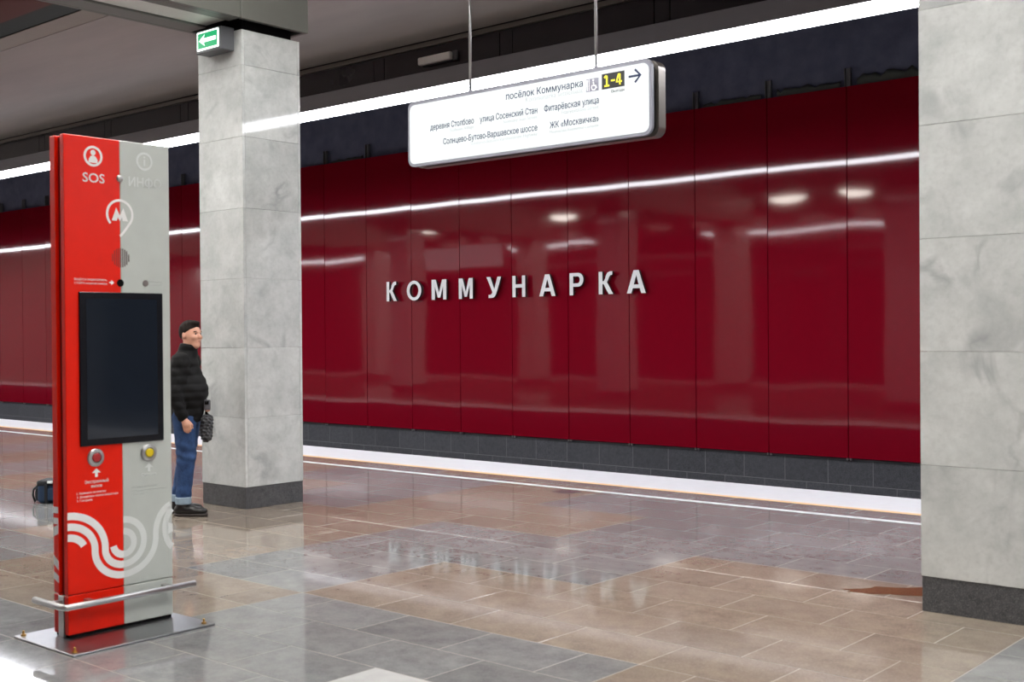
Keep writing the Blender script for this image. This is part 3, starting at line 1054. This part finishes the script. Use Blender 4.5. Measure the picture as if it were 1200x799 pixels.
# ------------------------------------------------------------------ information kiosk
KX = -6.0
t = thing('info_kiosk', 'tall red and grey emergency call kiosk with a dark screen on a steel plate', 'kiosk', loc=(-6.07, 3.615, 0.0))
ko = Vector(t.location)
def kbox(name, lo, hi, mat, parent=t, bevel=0.0, seg=1):
    return box(name, Vector(lo) - ko, Vector(hi) - ko, mat, parent, bevel, seg)
KY0, KYM, KY1 = 3.29, 3.625, 3.94
KT = 2.735
for nm, xa, xb in (('front', -6.04, -6.0), ('back', -6.15, -6.095)):
    kbox(nm + '_panel_red', (xa, KY0, 0.245), (xb, KYM, KT), 'k_red', bevel=0.003)
    kbox(nm + '_panel_grey', (xa, KYM + 0.0005, 0.245), (xb, KY1, KT), 'k_grey', bevel=0.003)
    kbox(nm + '_foot_red', (xa, KY0, 0.028), (xb, KYM, 0.240), 'k_red', bevel=0.003)
    kbox(nm + '_foot_grey', (xa, KYM + 0.0005, 0.028), (xb, KY1, 0.240), 'k_grey', bevel=0.003)
kbox('core', (-6.095, KY0 + 0.02, 0.012), (-6.04, KY1 - 0.02, KT - 0.01), 'k_red_dark')
kbox('plinth', (-6.14, KY0 + 0.01, 0.010), (-6.006, KY1 - 0.01, 0.03), 'black')
kbox('bracket_plate', (-6.10, KY0 - 0.004, 0.012), (-6.045, KY0 + 0.019, 0.235), 'steel', bevel=0.002)
kbox('base_plate', (-6.30, 3.135, 0.0), (-5.675, 4.0, 0.012), 'steel_plate', bevel=0.003)
for bx_, by_ in ((-6.26, 3.17), (-5.72, 3.17), (-5.72, 3.955), (-6.26, 3.955)):
    me = lathe_me([(0.014, 0.0), (0.014, 0.009), (0.006, 0.010), (0.006, 0.026), (0.003, 0.028)], 10)
    obj('anchor_bolt', me, 'brass', t, loc=Vector((bx_, by_, 0.012)) - ko)
rail_pts = [(-6.22, 3.215, 0.205), (-5.925, 3.215, 0.205), (-5.912, 3.218, 0.205), (-5.903, 3.227, 0.205), (-5.90, 3.24, 0.205), (-5.90, 4.02, 0.205)]
rl = obj('guard_rail', tube_me([Vector(p) - ko for p in rail_pts], 0.018, 12), 'steel', t)
kbox('rail_bracket', (-6.085, 3.215, 0.197), (-6.055, 3.30, 0.213), 'steel', parent=t)
kbox('rail_bracket', (-6.0, 3.86, 0.197), (-5.91, 3.89, 0.213), 'steel', parent=t)
kbox('rail_bracket', (-6.0, 3.38, 0.197), (-5.91, 3.41, 0.213), 'steel', parent=t)
# screen
fr = kbox('screen_bezel', (-6.0, 3.366, 1.043), (-5.988, 3.884, 1.885), 'screen_frame', bevel=0.003)
box('screen', Vector((0.0055, -0.219, -0.385)), Vector((0.0075, 0.219, 0.385)), 'screen', fr)
KP = lambda ox: (lambda u, v, d: (ox + d - ko.x, u - ko.y, v - ko.z))
K0 = KP(-5.9997)
TH_ = 0.0012
def kprint(name, me, mat):
    return obj(name, me, mat, t)
# top icons
kprint('sos_icon', ribbon(arc(3.463, 2.63, 0.050, 0, 350, 34), 0.013, TH_, K0, True), 'print_white')
kprint('sos_icon', prism_me(arc(3.463, 2.650, 0.0155, 0, 350, 16), TH_, K0), 'print_white')
kprint('sos_icon', prism_me([(3.436, 2.594), (3.490, 2.594), (3.489, 2.612), (3.478, 2.630), (3.463, 2.634), (3.448, 2.630), (3.437, 2.612)], TH_, K0), 'print_white')
kprint('lettering', text_me('SOS', K0, 3.400, 3.530, 2.487, TH_, 0.052, 0.014), 'print_white')
kprint('info_icon', ribbon(arc(3.780, 2.633, 0.046, 0, 350, 34), 0.012, TH_, K0, True), 'print_pale')
kprint('info_icon', ribbon([(3.780, 2.608), (3.780, 2.645)], 0.010, TH_, K0), 'print_pale')
kprint('info_icon', prism_me(arc(3.780, 2.657, 0.006, 0, 350, 10), TH_, K0), 'print_pale')
kprint('lettering', text_me('ИНФО', K0, 3.680, 3.886, 2.487, TH_, 0.052, 0.014), 'print_pale')
# pin-shaped metro mark
kprint('metro_mark', ribbon(arc(3.622, 2.322, 0.078, 222, -40, 40) + [(3.662, 2.245), (3.640, 2.218), (3.622, 2.200)], 0.014, TH_, K0), 'print_white')
kprint('metro_mark', prism_me([(3.622 + a_, 2.320 + b_) for a_, b_ in ((-.050, -.034), (-.022, .038), (0, -.004), (.022, .038), (.050, -.034), (.018, -.034), (.014, -.014), (0, -.034), (-.014, -.014), (-.018, -.034))], TH_, K0), 'print_white')
# cameras, loudspeaker, sensors
def stud(name, y, z, prof, mat, n=20):
    return obj(name, lathe_me(prof, n, 'x'), mat, t, loc=Vector((-6.0, y, z)) - ko)
stud('camera_dome', 3.623, 2.523, [(0.020, 0.0), (0.020, 0.004), (0.015, 0.010), (0.006, 0.014)], 'steel')
stud('camera_lens', 3.621, 1.939, [(0.021, 0.0), (0.021, 0.003), (0.016, 0.004), (0.012, 0.002)], 'black')
stud('sensor', 3.780, 1.941, [(0.018, 0.0), (0.018, 0.002), (0.004, 0.003)], 'speaker')
for zz in range(-4, 5):
    dz = zz * 0.0125
    hw = math.sqrt(max(0.054 ** 2 - dz * dz, 0))
    if hw < 0.01:
        continue
    me = prism_me([(3.625 + dz - 0.0038, 2.08 - hw), (3.625 + dz + 0.0038, 2.08 - hw), (3.625 + dz + 0.0038, 2.08 + hw), (3.625 + dz - 0.0038, 2.08 + hw)], TH_, K0)
    kprint('speaker_slot', me, 'speaker_red' if dz < 0 else 'speaker')
kprint('lettering', text_me('Ведётся видеозапись,', K0, 3.345, 3.540, 1.948, TH_), 'print_white')
kprint('lettering', text_me('СТОЙТЕ напротив камеры', K0, 3.345, 3.540, 1.928, TH_), 'print_white')
kprint('arrow', prism_me([(3.553, 1.936), (3.565, 1.936), (3.565, 1.926), (3.583, 1.940), (3.565, 1.954), (3.565, 1.944), (3.553, 1.944)], TH_, K0), 'print_white')
kprint('lettering', text_me('Разъём для', K0, 3.806, 3.890, 1.948, TH_), 'print_dim')
kprint('lettering', text_me('наушников', K0, 3.806, 3.890, 1.930, TH_), 'print_dim')
# call buttons
for y, m in ((3.459, 'btn_red'), (3.788, 'btn_yellow')):
    b = stud('call_button', y, 0.977, [(0.050, 0.0), (0.050, 0.006), (0.044, 0.012), (0.030, 0.014), (0.026, 0.008)], 'steel', 26)
    obj('button_cap', lathe_me([(0.025, 0.004), (0.025, 0.014), (0.020, 0.018), (0.004, 0.019)], 20, 'x'), m, b)
for y, m in ((3.463, 'print_white'), (3.790, 'print_pale')):
    kprint('arrow', prism_me([(y - 0.008, 0.870), (y + 0.008, 0.870), (y + 0.008, 0.893), (y + 0.026, 0.893), (y, 0.918), (y - 0.026, 0.893), (y - 0.008, 0.893)], TH_, K0), m)
kprint('lettering', text_me('Экстренный', K0, 3.393, 3.535, 0.838, TH_, None, 0.012), 'print_white')
kprint('lettering', text_me('вызов', K0, 3.432, 3.496, 0.814, TH_, None, 0.012), 'print_white')
kprint('lettering', text_me('1. Нажмите на кнопку', K0, 3.346, 3.520, 0.783, TH_), 'print_white')
kprint('lettering', text_me('2. Дождитесь ответа оператора', K0, 3.346, 3.592, 0.763, TH_), 'print_white')
kprint('lettering', text_me('3. Говорите', K0, 3.346, 3.436, 0.743, TH_), 'print_white')
kprint('lettering', text_me('Справка', K0, 3.742, 3.838, 0.846, TH_), 'print_pale')
kprint('lettering', text_me('1. Нажмите на кнопку', K0, 3.680, 3.840, 0.783, TH_), 'print_dim')
kprint('lettering', text_me('2. Дождитесь ответа оператора', K0, 3.680, 3.905, 0.763, TH_), 'print_dim')
kprint('lettering', text_me('3. Говорите', K0, 3.680, 3.770, 0.743, TH_), 'print_dim')
# looping white stripes: red half white, grey half pale
def clip_half(pts, left):
    out = [p for p in pts if (p[0] <= KYM + 1e-4) == left and KY0 <= p[0] <= KY1]
    return out
SWD = 0.040
U = lambda q: KY0 + q
def loops():
    S = []
    c1, c2 = 0.475, 0.462
    a = arc(U(0), c1, 0.222, 90, 0, 18, 0.197)
    S.append(a + arc(U(.335), c2, 0.113, 180, 270, 16, 0.097) + arc(U(.335), c2 + 0.028, 0.128, 270, 450, 30, 0.125))
    b = arc(U(0), c1, 0.160, 90, 0, 18, 0.139)
    S.append(b + arc(U(.335), c2, 0.175, 180, 270, 18, 0.154) + arc(U(.335), c2 + 0.03, 0.205, 270, 360, 18, 0.184) + arc(U(.675), c2 + 0.05, 0.135, 180, 100, 14, 0.16))
    S.append(arc(U(0), c1, 0.100, 90, 20, 12, 0.08))
    S.append(arc(U(.335), c2 + 0.023, 0.064, 190, 450, 34))
    S.append(arc(U(.700), c2 + 0.068, 0.100, 122, 238, 20, 0.13))
    S.append(arc(U(.700), c2 + 0.068, 0.068, 158, 202, 10, 0.075))
    return S
def halves(pts):
    """cut a stripe at the colour boundary and at the kiosk's edges"""
    runs, cur, side = [], [], None
    for i, p in enumerate(pts):
        s = None if (p[0] < KY0 - 1e-6 or p[0] > KY1) else p[0] <= KYM
        if s != side and side is not None and s is not None and cur:
            q = cur[-1]
            f_ = (KYM - q[0]) / ((p[0] - q[0]) or 1e-9)
            m = (KYM, q[1] + f_ * (p[1] - q[1]))
            cur.append(m)
            runs.append((side, cur))
            cur = [m]
        elif s is None:
            if len(cur) > 1:
                runs.append((side, cur))
            cur = []
        if s is not None:
            if not cur or math.hypot(cur[-1][0] - p[0], cur[-1][1] - p[1]) > 1e-5:
                cur.append(p)
        side = s
    if len(cur) > 1:
        runs.append((side, cur))
    return runs
for pts in loops():
    for left, run in halves(pts):
        if len(run) > 1:
            kprint('stripe', ribbon(run, SWD if left else SWD * 0.92, TH_, K0), 'print_white' if left else 'print_pale')
# stripes running on around the narrow edge of the back leaf
K1 = lambda u, v, d: (u - ko.x, KY0 - d - ko.y + 0.0004, v - ko.z)
for za, zb, ua, ub in ((0.68, 0.715, 0.0, 0.0), (0.62, 0.655, 0.0, 0.0), (0.55, 0.60, 0.0, 0.02), (0.39, 0.44, 0.01, -0.02), (0.32, 0.36, 0.0, -0.02)):
    kprint('edge_stripe', prism_me([(-6.148, za + ua), (-6.097, za + ub), (-6.097, zb + ub), (-6.148, zb + ua)], 0.0012, K1), 'print_white')

# ------------------------------------------------------------------ man by the column (surfaces grown from a distance field)
def surface(f, lo, hi, h):
    ax = [np.arange(lo[i], hi[i] + h, h) for i in range(3)]
    G = np.meshgrid(*ax, indexing='ij')
    V = f(*G)
    s = V < 0
    nx, ny, nz = s.shape
    cs = np.zeros((nx - 1, ny - 1, nz - 1), int)
    for a in (0, 1):
        for b in (0, 1):
            for c in (0, 1):
                cs += s[a:nx - 1 + a, b:ny - 1 + b, c:nz - 1 + c]
    act = (cs > 0) & (cs < 8)
    idx = -np.ones(act.shape, int)
    ids = np.argwhere(act)
    idx[act] = np.arange(len(ids))
    acc = np.zeros((len(ids), 3))
    cnt = np.zeros(len(ids))
    cor = [(a, b, c) for a in (0, 1) for b in (0, 1) for c in (0, 1)]
    for i, p in enumerate(cor):
        for q in cor[i + 1:]:
            if sum(abs(p[d] - q[d]) for d in range(3)) != 1:
                continue
            vp = V[ids[:, 0] + p[0], ids[:, 1] + p[1], ids[:, 2] + p[2]]
            vq = V[ids[:, 0] + q[0], ids[:, 1] + q[1], ids[:, 2] + q[2]]
            m = (vp < 0) != (vq < 0)
            tt = np.where(m, vp / np.where(m, vp - vq, 1), 0)
            pos = np.array(p)[None] + tt[:, None] * (np.array(q) - np.array(p))[None]
            acc[m] += pos[m]
            cnt[m] += 1
    P = (ids + acc / cnt[:, None]) * h + np.array(lo)[None]
    F = []
    for axis in range(3):
        o1, o2 = [(1, 2), (2, 0), (0, 1)][axis]
        sl0 = [slice(None)] * 3; sl1 = [slice(None)] * 3
        sl0[axis] = slice(0, -1); sl1[axis] = slice(1, None)
        A, B = s[tuple(sl0)], s[tuple(sl1)]
        e = np.argwhere(A != B)
        e = e[(e[:, o1] > 0) & (e[:, o2] > 0) & (e[:, o1] < act.shape[o1]) & (e[:, o2] < act.shape[o2])]
        if not len(e):
            continue
        def cell(d1, d2):
            c = e.copy()
            c[:, o1] -= d1
            c[:, o2] -= d2
            return idx[c[:, 0], c[:, 1], c[:, 2]]
        q = np.stack([cell(1, 1), cell(0, 1), cell(0, 0), cell(1, 0)], 1)
        ins = A[e[:, 0], e[:, 1], e[:, 2]]
        q[~ins] = q[~ins][:, ::-1]
        F.append(q[(q >= 0).all(1)])
    F = np.concatenate(F)
    me = bpy.data.meshes.new('m')
    me.from_pydata(P.tolist(), [], F.tolist())
    me.update()
    for p in me.polygons:
        p.use_smooth = True
    return me
def smin(a, b, k):
    h = np.clip(0.5 + 0.5 * (b - a) / k, 0, 1)
    return b * (1 - h) + a * h - k * h * (1 - h)
def smax(a, b, k):
    return -smin(-a, -b, k)
def cone(x, y, z, a, b, ra, rb, sy=1.0):
    """tapered capsule from a to b; sy widens it sideways"""
    a, b = np.array(a, float), np.array(b, float)
    y = a[1] + (y - a[1]) / sy if sy != 1.0 else y
    d = b - a
    t_ = np.clip(((x - a[0]) * d[0] + (y - a[1]) * d[1] + (z - a[2]) * d[2]) / (d @ d), 0, 1)
    return np.sqrt((x - a[0] - t_ * d[0]) ** 2 + (y - a[1] - t_ * d[1]) ** 2 + (z - a[2] - t_ * d[2]) ** 2) - (ra + (rb - ra) * t_)
def ell(x, y, z, c, r):
    q = np.sqrt(((x - c[0]) / r[0]) ** 2 + ((y - c[1]) / r[1]) ** 2 + ((z - c[2]) / r[2]) ** 2)
    return (q - 1) * min(r)
HC = np.array([0.050, 0.0, 1.645])       # head centre
HA = math.radians(-28)                   # turned towards the platform
def head_xyz(x, y, z):
    dx, dy = x - HC[0], y - HC[1]
    c, s = math.cos(HA), math.sin(HA)
    return dx * c + dy * s, -dx * s + dy * c, z - HC[2]
def head_pt(p):
    c, s = math.cos(HA), math.sin(HA)
    return (HC[0] + p[0] * c - p[1] * s, HC[1] + p[0] * s + p[1] * c, HC[2] + p[2])
def f_head(x, y, z):
    x, y, z = head_xyz(x, y, z)
    d = ell(x, y, z, (-0.012, 0, 0.025), (0.100, 0.078, 0.098))
    d = smin(d, ell(x, y, z, (0.030, 0, -0.035), (0.066, 0.062, 0.086)), 0.03)
    d = smin(d, ell(x, y, z, (0.062, 0, -0.100), (0.030, 0.032, 0.024)), 0.03)
    d = smin(d, cone(x, y, z, (0.082, -0.034, 0.026), (0.082, 0.034, 0.026), 0.011, 0.011), 0.02)
    for s in (-1, 1):
        d = smax(d, -ell(x, y, z, (0.098, s * 0.032, 0.008), (0.016, 0.018, 0.012)), 0.012)
        d = smin(d, ell(x, y, z, (0.072, s * 0.038, -0.025), (0.022, 0.022, 0.020)), 0.02)
        d = smin(d, ell(x, y, z, (-0.012, s * 0.079, -0.008), (0.020, 0.010, 0.033)), 0.008)
    d = smin(d, cone(x, y, z, (0.090, 0, 0.018), (0.113, 0, -0.026), 0.008, 0.0135), 0.012)
    d = smin(d, cone(x, y, z, (0.086, -0.016, -0.060), (0.086, 0.016, -0.060), 0.009, 0.009), 0.012)
    return d
R_SH, R_EL, R_WR = (0.0, -0.185, 1.40), (-0.045, -0.255, 1.12), (0.035, -0.235, 0.905)
L_SH, L_EL, L_WR = (0.0, 0.185, 1.40), (-0.02, 0.255, 1.13), (0.135, 0.085, 1.00)
def fingers(x, y, z, d, base, dirs, palm_n):
    return d
def f_body(x, y, z):
    d = cone(x, y, z, (0, 0, 0.96), (-0.01, 0, 1.32), 0.105, 0.090, 1.40)
    d = smin(d, cone(x, y, z, (0.005, 0, 1.40), (0.035, 0, 1.56), 0.058, 0.054), 0.05)
    for s in (-1, 1):
        sx = 0.0 if s < 0 else -0.10
        d = smin(d, cone(x, y, z, (0, s * 0.09, 0.93), (0.018 + sx * 0.5, s * 0.10, 0.50), 0.088, 0.058), 0.05)
        d = smin(d, cone(x, y, z, (0.018 + sx * 0.5, s * 0.10, 0.50), (-0.015 + sx, s * 0.10, 0.10), 0.056, 0.040), 0.03)
        d = smin(d, cone(x, y, z, (-0.03 + sx, s * 0.10, 0.055), (0.15 + sx, s * 0.115, 0.035), 0.040, 0.030), 0.03)
    for S_, E_, W_ in ((R_SH, R_EL, R_WR), (L_SH, L_EL, L_WR)):
        d = smin(d, cone(x, y, z, S_, E_, 0.055, 0.042), 0.04)
        d = smin(d, cone(x, y, z, E_, W_, 0.042, 0.027), 0.02)
    # right hand hanging, slightly curled
    d = smin(d, cone(x, y, z, R_WR, (0.060, -0.232, 0.845), 0.027, 0.034, 0.75), 0.02)
    for q, (ox, ln, cu_) in enumerate(((0.030, 0.050, 0.000), (0.012, 0.056, 0.004), (-0.006, 0.052, 0.006), (-0.022, 0.042, 0.006))):
        k0 = (0.060 + ox, -0.230, 0.832 + ox * 0.25)
        k1 = (0.068 + ox * 1.05, -0.226, 0.832 + ox * 0.25 - ln * 0.75)
        k2 = (0.062 + ox * 0.95, -0.200, 0.832 + ox * 0.25 - ln * 1.25)
        d = smin(d, cone(x, y, z, k0, k1, 0.0115, 0.0100), 0.006)
        d = smin(d, cone(x, y, z, k1, k2, 0.0100, 0.0085), 0.004)
    d = smin(d, cone(x, y, z, (0.078, -0.222, 0.870), (0.108, -0.210, 0.835), 0.013, 0.0105), 0.008)
    d = smin(d, cone(x, y, z, (0.108, -0.210, 0.835), (0.110, -0.200, 0.805), 0.0105, 0.009), 0.004)
    # left hand closed around the recorder grip
    d = smin(d, cone(x, y, z, L_WR, (0.165, 0.055, 0.985), 0.027, 0.030), 0.02)
    for q in range(4):
        zz = 1.005 - q * 0.019
        d = smin(d, cone(x, y, z, (0.180, 0.048, zz), (0.205, 0.015, zz), 0.0105, 0.0095), 0.004)
        d = smin(d, cone(x, y, z, (0.205, 0.015, zz), (0.185, -0.018, zz - 0.002), 0.0095, 0.0085), 0.004)
    d = smin(d, cone(x, y, z, (0.155, 0.030, 1.005), (0.150, -0.008, 1.025), 0.011, 0.009), 0.006)
    return smin(d, f_head(x, y, z), 0.03)
def quilt(z, n=0.075, a=0.007):
    return a * np.abs(np.sin(z * PI / n))
def f_jacket(x, y, z):
    d = cone(x, y, z, (0.005, 0, 0.93), (0.030, 0, 1.13), 0.150, 0.160, 1.30)
    d = smin(d, cone(x, y, z, (0.025, 0, 1.13), (0.0, 0, 1.36), 0.152, 0.118, 1.50), 0.06)
    d = smax(d, 0.845 - z, 0.02)
    for S_, E_, W_ in ((R_SH, R_EL, R_WR), (L_SH, L_EL, L_WR)):
        d = smin(d, cone(x, y, z, S_, E_, 0.088, 0.076), 0.04)
        d = smin(d, cone(x, y, z, E_, tuple(E_[i] + 0.94 * (W_[i] - E_[i]) for i in range(3)), 0.074, 0.052), 0.02)
    d = smin(d, cone(x, y, z, (0.000, 0, 1.42), (0.030, 0, 1.530), 0.100, 0.086), 0.04)
    d = smax(d, z - 1.570 + 0.10 * (x - 0.03), 0.01)
    hole = cone(x, y, z, (0.035, 0, 1.54), (0.055, 0, 1.72), 0.066, 0.082)
    d = smax(d, -hole, 0.008)
    w_ = 0.004 * np.sin(31 * x + 17 * z) * np.sin(23 * y + 29 * z + 1.0)
    return d - quilt(z) - w_ + 0.006
def f_trousers(x, y, z):
    d = cone(x, y, z, (0, 0, 0.97), (0, 0, 0.90), 0.120, 0.120, 1.30)
    for s in (-1, 1):
        sx = 0.0 if s < 0 else -0.10
        d = smin(d, cone(x, y, z, (0.005, s * 0.095, 0.92), (0.022 + sx * 0.5, s * 0.10, 0.52), 0.105, 0.082), 0.04)
        d = smin(d, cone(x, y, z, (0.022 + sx * 0.5, s * 0.10, 0.52), (-0.008 + sx, s * 0.10, 0.14), 0.081, 0.066), 0.02)
    wr = 0.005 * np.sin(70 * z + 20 * x) * np.exp(-((z - 0.56) / 0.12) ** 2) + 0.004 * np.sin(55 * z + 30 * y) * np.exp(-((z - 0.2) / 0.08) ** 2)
    return smax(d, 0.125 - z, 0.006) - wr
def f_cuff(s):
    sx = 0.0 if s < 0 else -0.10
    def f(x, y, z):
        d = cone(x, y, z, (-0.006 + sx, s * 0.10, 0.20), (-0.009 + sx, s * 0.10, 0.05), 0.073, 0.068)
        return smax(smax(d, z - 0.175, 0.006), 0.108 - z, 0.006)
    return f
def f_shoe(s):
    sx = 0.0 if s < 0 else -0.10
    def f(x, y, z):
        d = cone(x, y, z, (-0.045 + sx, s * 0.10, 0.055), (0.06 + sx, s * 0.105, 0.055), 0.046, 0.050)
        d = smin(d, ell(x, y, z, (0.125 + sx, s * 0.112, 0.045), (0.088, 0.052, 0.040)), 0.03)
        d = smin(d, cone(x, y, z, (-0.020 + sx, s * 0.10, 0.06), (-0.018 + sx, s * 0.10, 0.115), 0.050, 0.050), 0.02)
        return smax(smax(d, z - 0.118, 0.006), 0.012 - z, 0.004)
    return f
def f_sole(s):
    sx = 0.0 if s < 0 else -0.10
    def f(x, y, z):
        d = cone(x, y, z, (-0.045 + sx, s * 0.10, 0.012), (0.06 + sx, s * 0.105, 0.012), 0.050, 0.054)
        d = smin(d, ell(x, y, z, (0.125 + sx, s * 0.112, 0.012), (0.094, 0.057, 0.05)), 0.03)
        return smax(smax(d, z - 0.026, 0.003), 0.001 - z, 0.002)
    return f
def f_hair(x, y, z):
    x, y, z = head_xyz(x, y, z)
    d = ell(x, y, z, (-0.016, 0, 0.030), (0.107, 0.086, 0.105))
    d = smin(d, ell(x, y, z, (0.045, 0, 0.105), (0.045, 0.05, 0.022)), 0.02)
    hl = 0.012 + 0.70 * x + 0.0 * y
    keep = hl - z
    d = smax(d, keep, 0.012)
    return d + 0.0025 * np.sin(160 * y + 40 * x) * np.sin(90 * x)
P_LOC = (-9.375, 6.315, 0.0)
man = thing('person', 'man in a black puffy jacket and blue jeans standing beside the marble column', 'person', loc=P_LOC, rotz=math.radians(40.7))
obj('body', surface(f_body, (-0.24, -0.36, 0.0), (0.30, 0.36, 1.80), 0.0075), 'skin', man)
obj('jacket', surface(f_jacket, (-0.28, -0.40, 0.80), (0.32, 0.40, 1.60), 0.0085), 'jacket', man)
obj('trousers', surface(f_trousers, (-0.26, -0.26, 0.09), (0.20, 0.26, 1.12), 0.0085), 'jeans', man)
obj('hair', surface(f_hair, (-0.12, -0.14, 1.52), (0.22, 0.14, 1.82), 0.005), 'hair', man)
for s in (-1, 1):
    obj('trouser_cuff', surface(f_cuff(s), (-0.22, s * 0.10 - 0.10, 0.08), (0.10, s * 0.10 + 0.10, 0.21), 0.006), 'cuff', man)
    sh = obj('shoe', surface(f_shoe(s), (-0.24, s * 0.10 - 0.09, -0.006), (0.24, s * 0.10 + 0.10, 0.15), 0.006), 'shoe', man)
    obj('sole', surface(f_sole(s), (-0.24, s * 0.10 - 0.09, -0.012), (0.24, s * 0.10 + 0.10, 0.05), 0.006), 'sole', sh)
    e = lathe_me([(0.001, -0.008), (0.007, -0.004), (0.0085, 0.0), (0.007, 0.004), (0.001, 0.008)], 12, 'x')
    obj('eye', e, 'eye', man, loc=head_pt((0.0865, s * 0.031, 0.007)), rot=(0, 0, HA))
    obj('eyebrow', tube_me([head_pt((0.090, s * 0.015, 0.026)), head_pt((0.092, s * 0.032, 0.031)), head_pt((0.080, s * 0.052, 0.025))], 0.0045, 6), 'hair', man)
obj('mouth', tube_me([head_pt((0.090, -0.020, -0.060)), head_pt((0.096, 0, -0.060)), head_pt((0.090, 0.020, -0.060))], [0.003, 0.0045, 0.003], 6), 'lip', man)

# audio recorder with a furry windshield held in his hand
def rot2(p):
    c, s = math.cos(math.radians(40.7)), math.sin(math.radians(40.7))
    return (P_LOC[0] + p[0] * c - p[1] * s, P_LOC[1] + p[0] * s + p[1] * c, P_LOC[2] + p[2])
t = thing('microphone', 'dark grey furry microphone with a small recorder box held by the standing man', 'microphone', loc=rot2((0.185, -0.005, 0.65)), rotz=math.radians(40.7))
def f_fur(x, y, z):
    d = cone(x, y, z, (0, 0, 0.065), (0.006, 0, 0.215), 0.052, 0.055)
    n_ = 0.006 * np.sin(120 * x + 60 * z) * np.sin(110 * y + 80 * z) + 0.004 * np.sin(210 * z + 70 * y)
    return d - n_
obj('furry_windshield', surface(f_fur, (-0.09, -0.09, -0.02), (0.09, 0.09, 0.30), 0.006), 'fur', t)
obj('grip', tube_me([(0, 0, 0.26), (0, 0, 0.40)], 0.012, 10), 'black', t)
rb = box('recorder_box', (-0.012, -0.045, 0.305), (0.045, -0.014, 0.40), 'device', t, 0.004)
box('display', (-0.018, -0.017, 0.005), (0.018, -0.0155, 0.035), 'black', rb)

# ------------------------------------------------------------------ bag on the floor behind the kiosk
bx0 = (-11.04, 6.05, 0.0)
t = thing('equipment_bag', 'dark blue equipment bag with black straps standing on the floor behind the kiosk', 'bag', loc=bx0, rotz=math.radians(40.7))
bm = bmesh.new()
add_box(bm, (-0.25, -0.12, 0.0), (0.22, 0.12, 0.215), 0.035, 3)
bd = obj('bag_body', bm_mesh(bm), 'bag', t)
box('pocket', (-0.14, -0.145, 0.03), (0.14, -0.118, 0.15), 'bag', t, 0.012, 2)
box('side_pocket', (-0.285, -0.08, 0.02), (-0.245, 0.08, 0.15), 'bag_dark', t, 0.012, 2)
bm = bmesh.new()
add_box(bm, (-0.255, -0.125, 0.165), (0.225, 0.125, 0.225), 0.02, 2)
obj('lid', bm_mesh(bm), 'bag_dark', t)
for xx in (-0.165, 0.12):
    box('strap', (xx, -0.15, 0.0), (xx + 0.03, -0.121, 0.19), 'bag_dark', t, 0.003)
obj('handle', tube_me([(-0.12, 0, 0.22), (-0.10, 0, 0.25), (-0.04, 0, 0.262), (0.04, 0, 0.262), (0.10, 0, 0.25), (0.12, 0, 0.22)], 0.012, 8), 'bag_dark', t)
obj('shoulder_strap', tube_me([(-0.27, -0.02, 0.17), (-0.315, -0.04, 0.13), (-0.315, -0.05, 0.07), (-0.29, -0.06, 0.01)], 0.010, 8), 'bag_dark', t)
box('buckle', (-0.135, -0.156, 0.20), (-0.085, -0.126, 0.222), 'print_pale', t, 0.004)
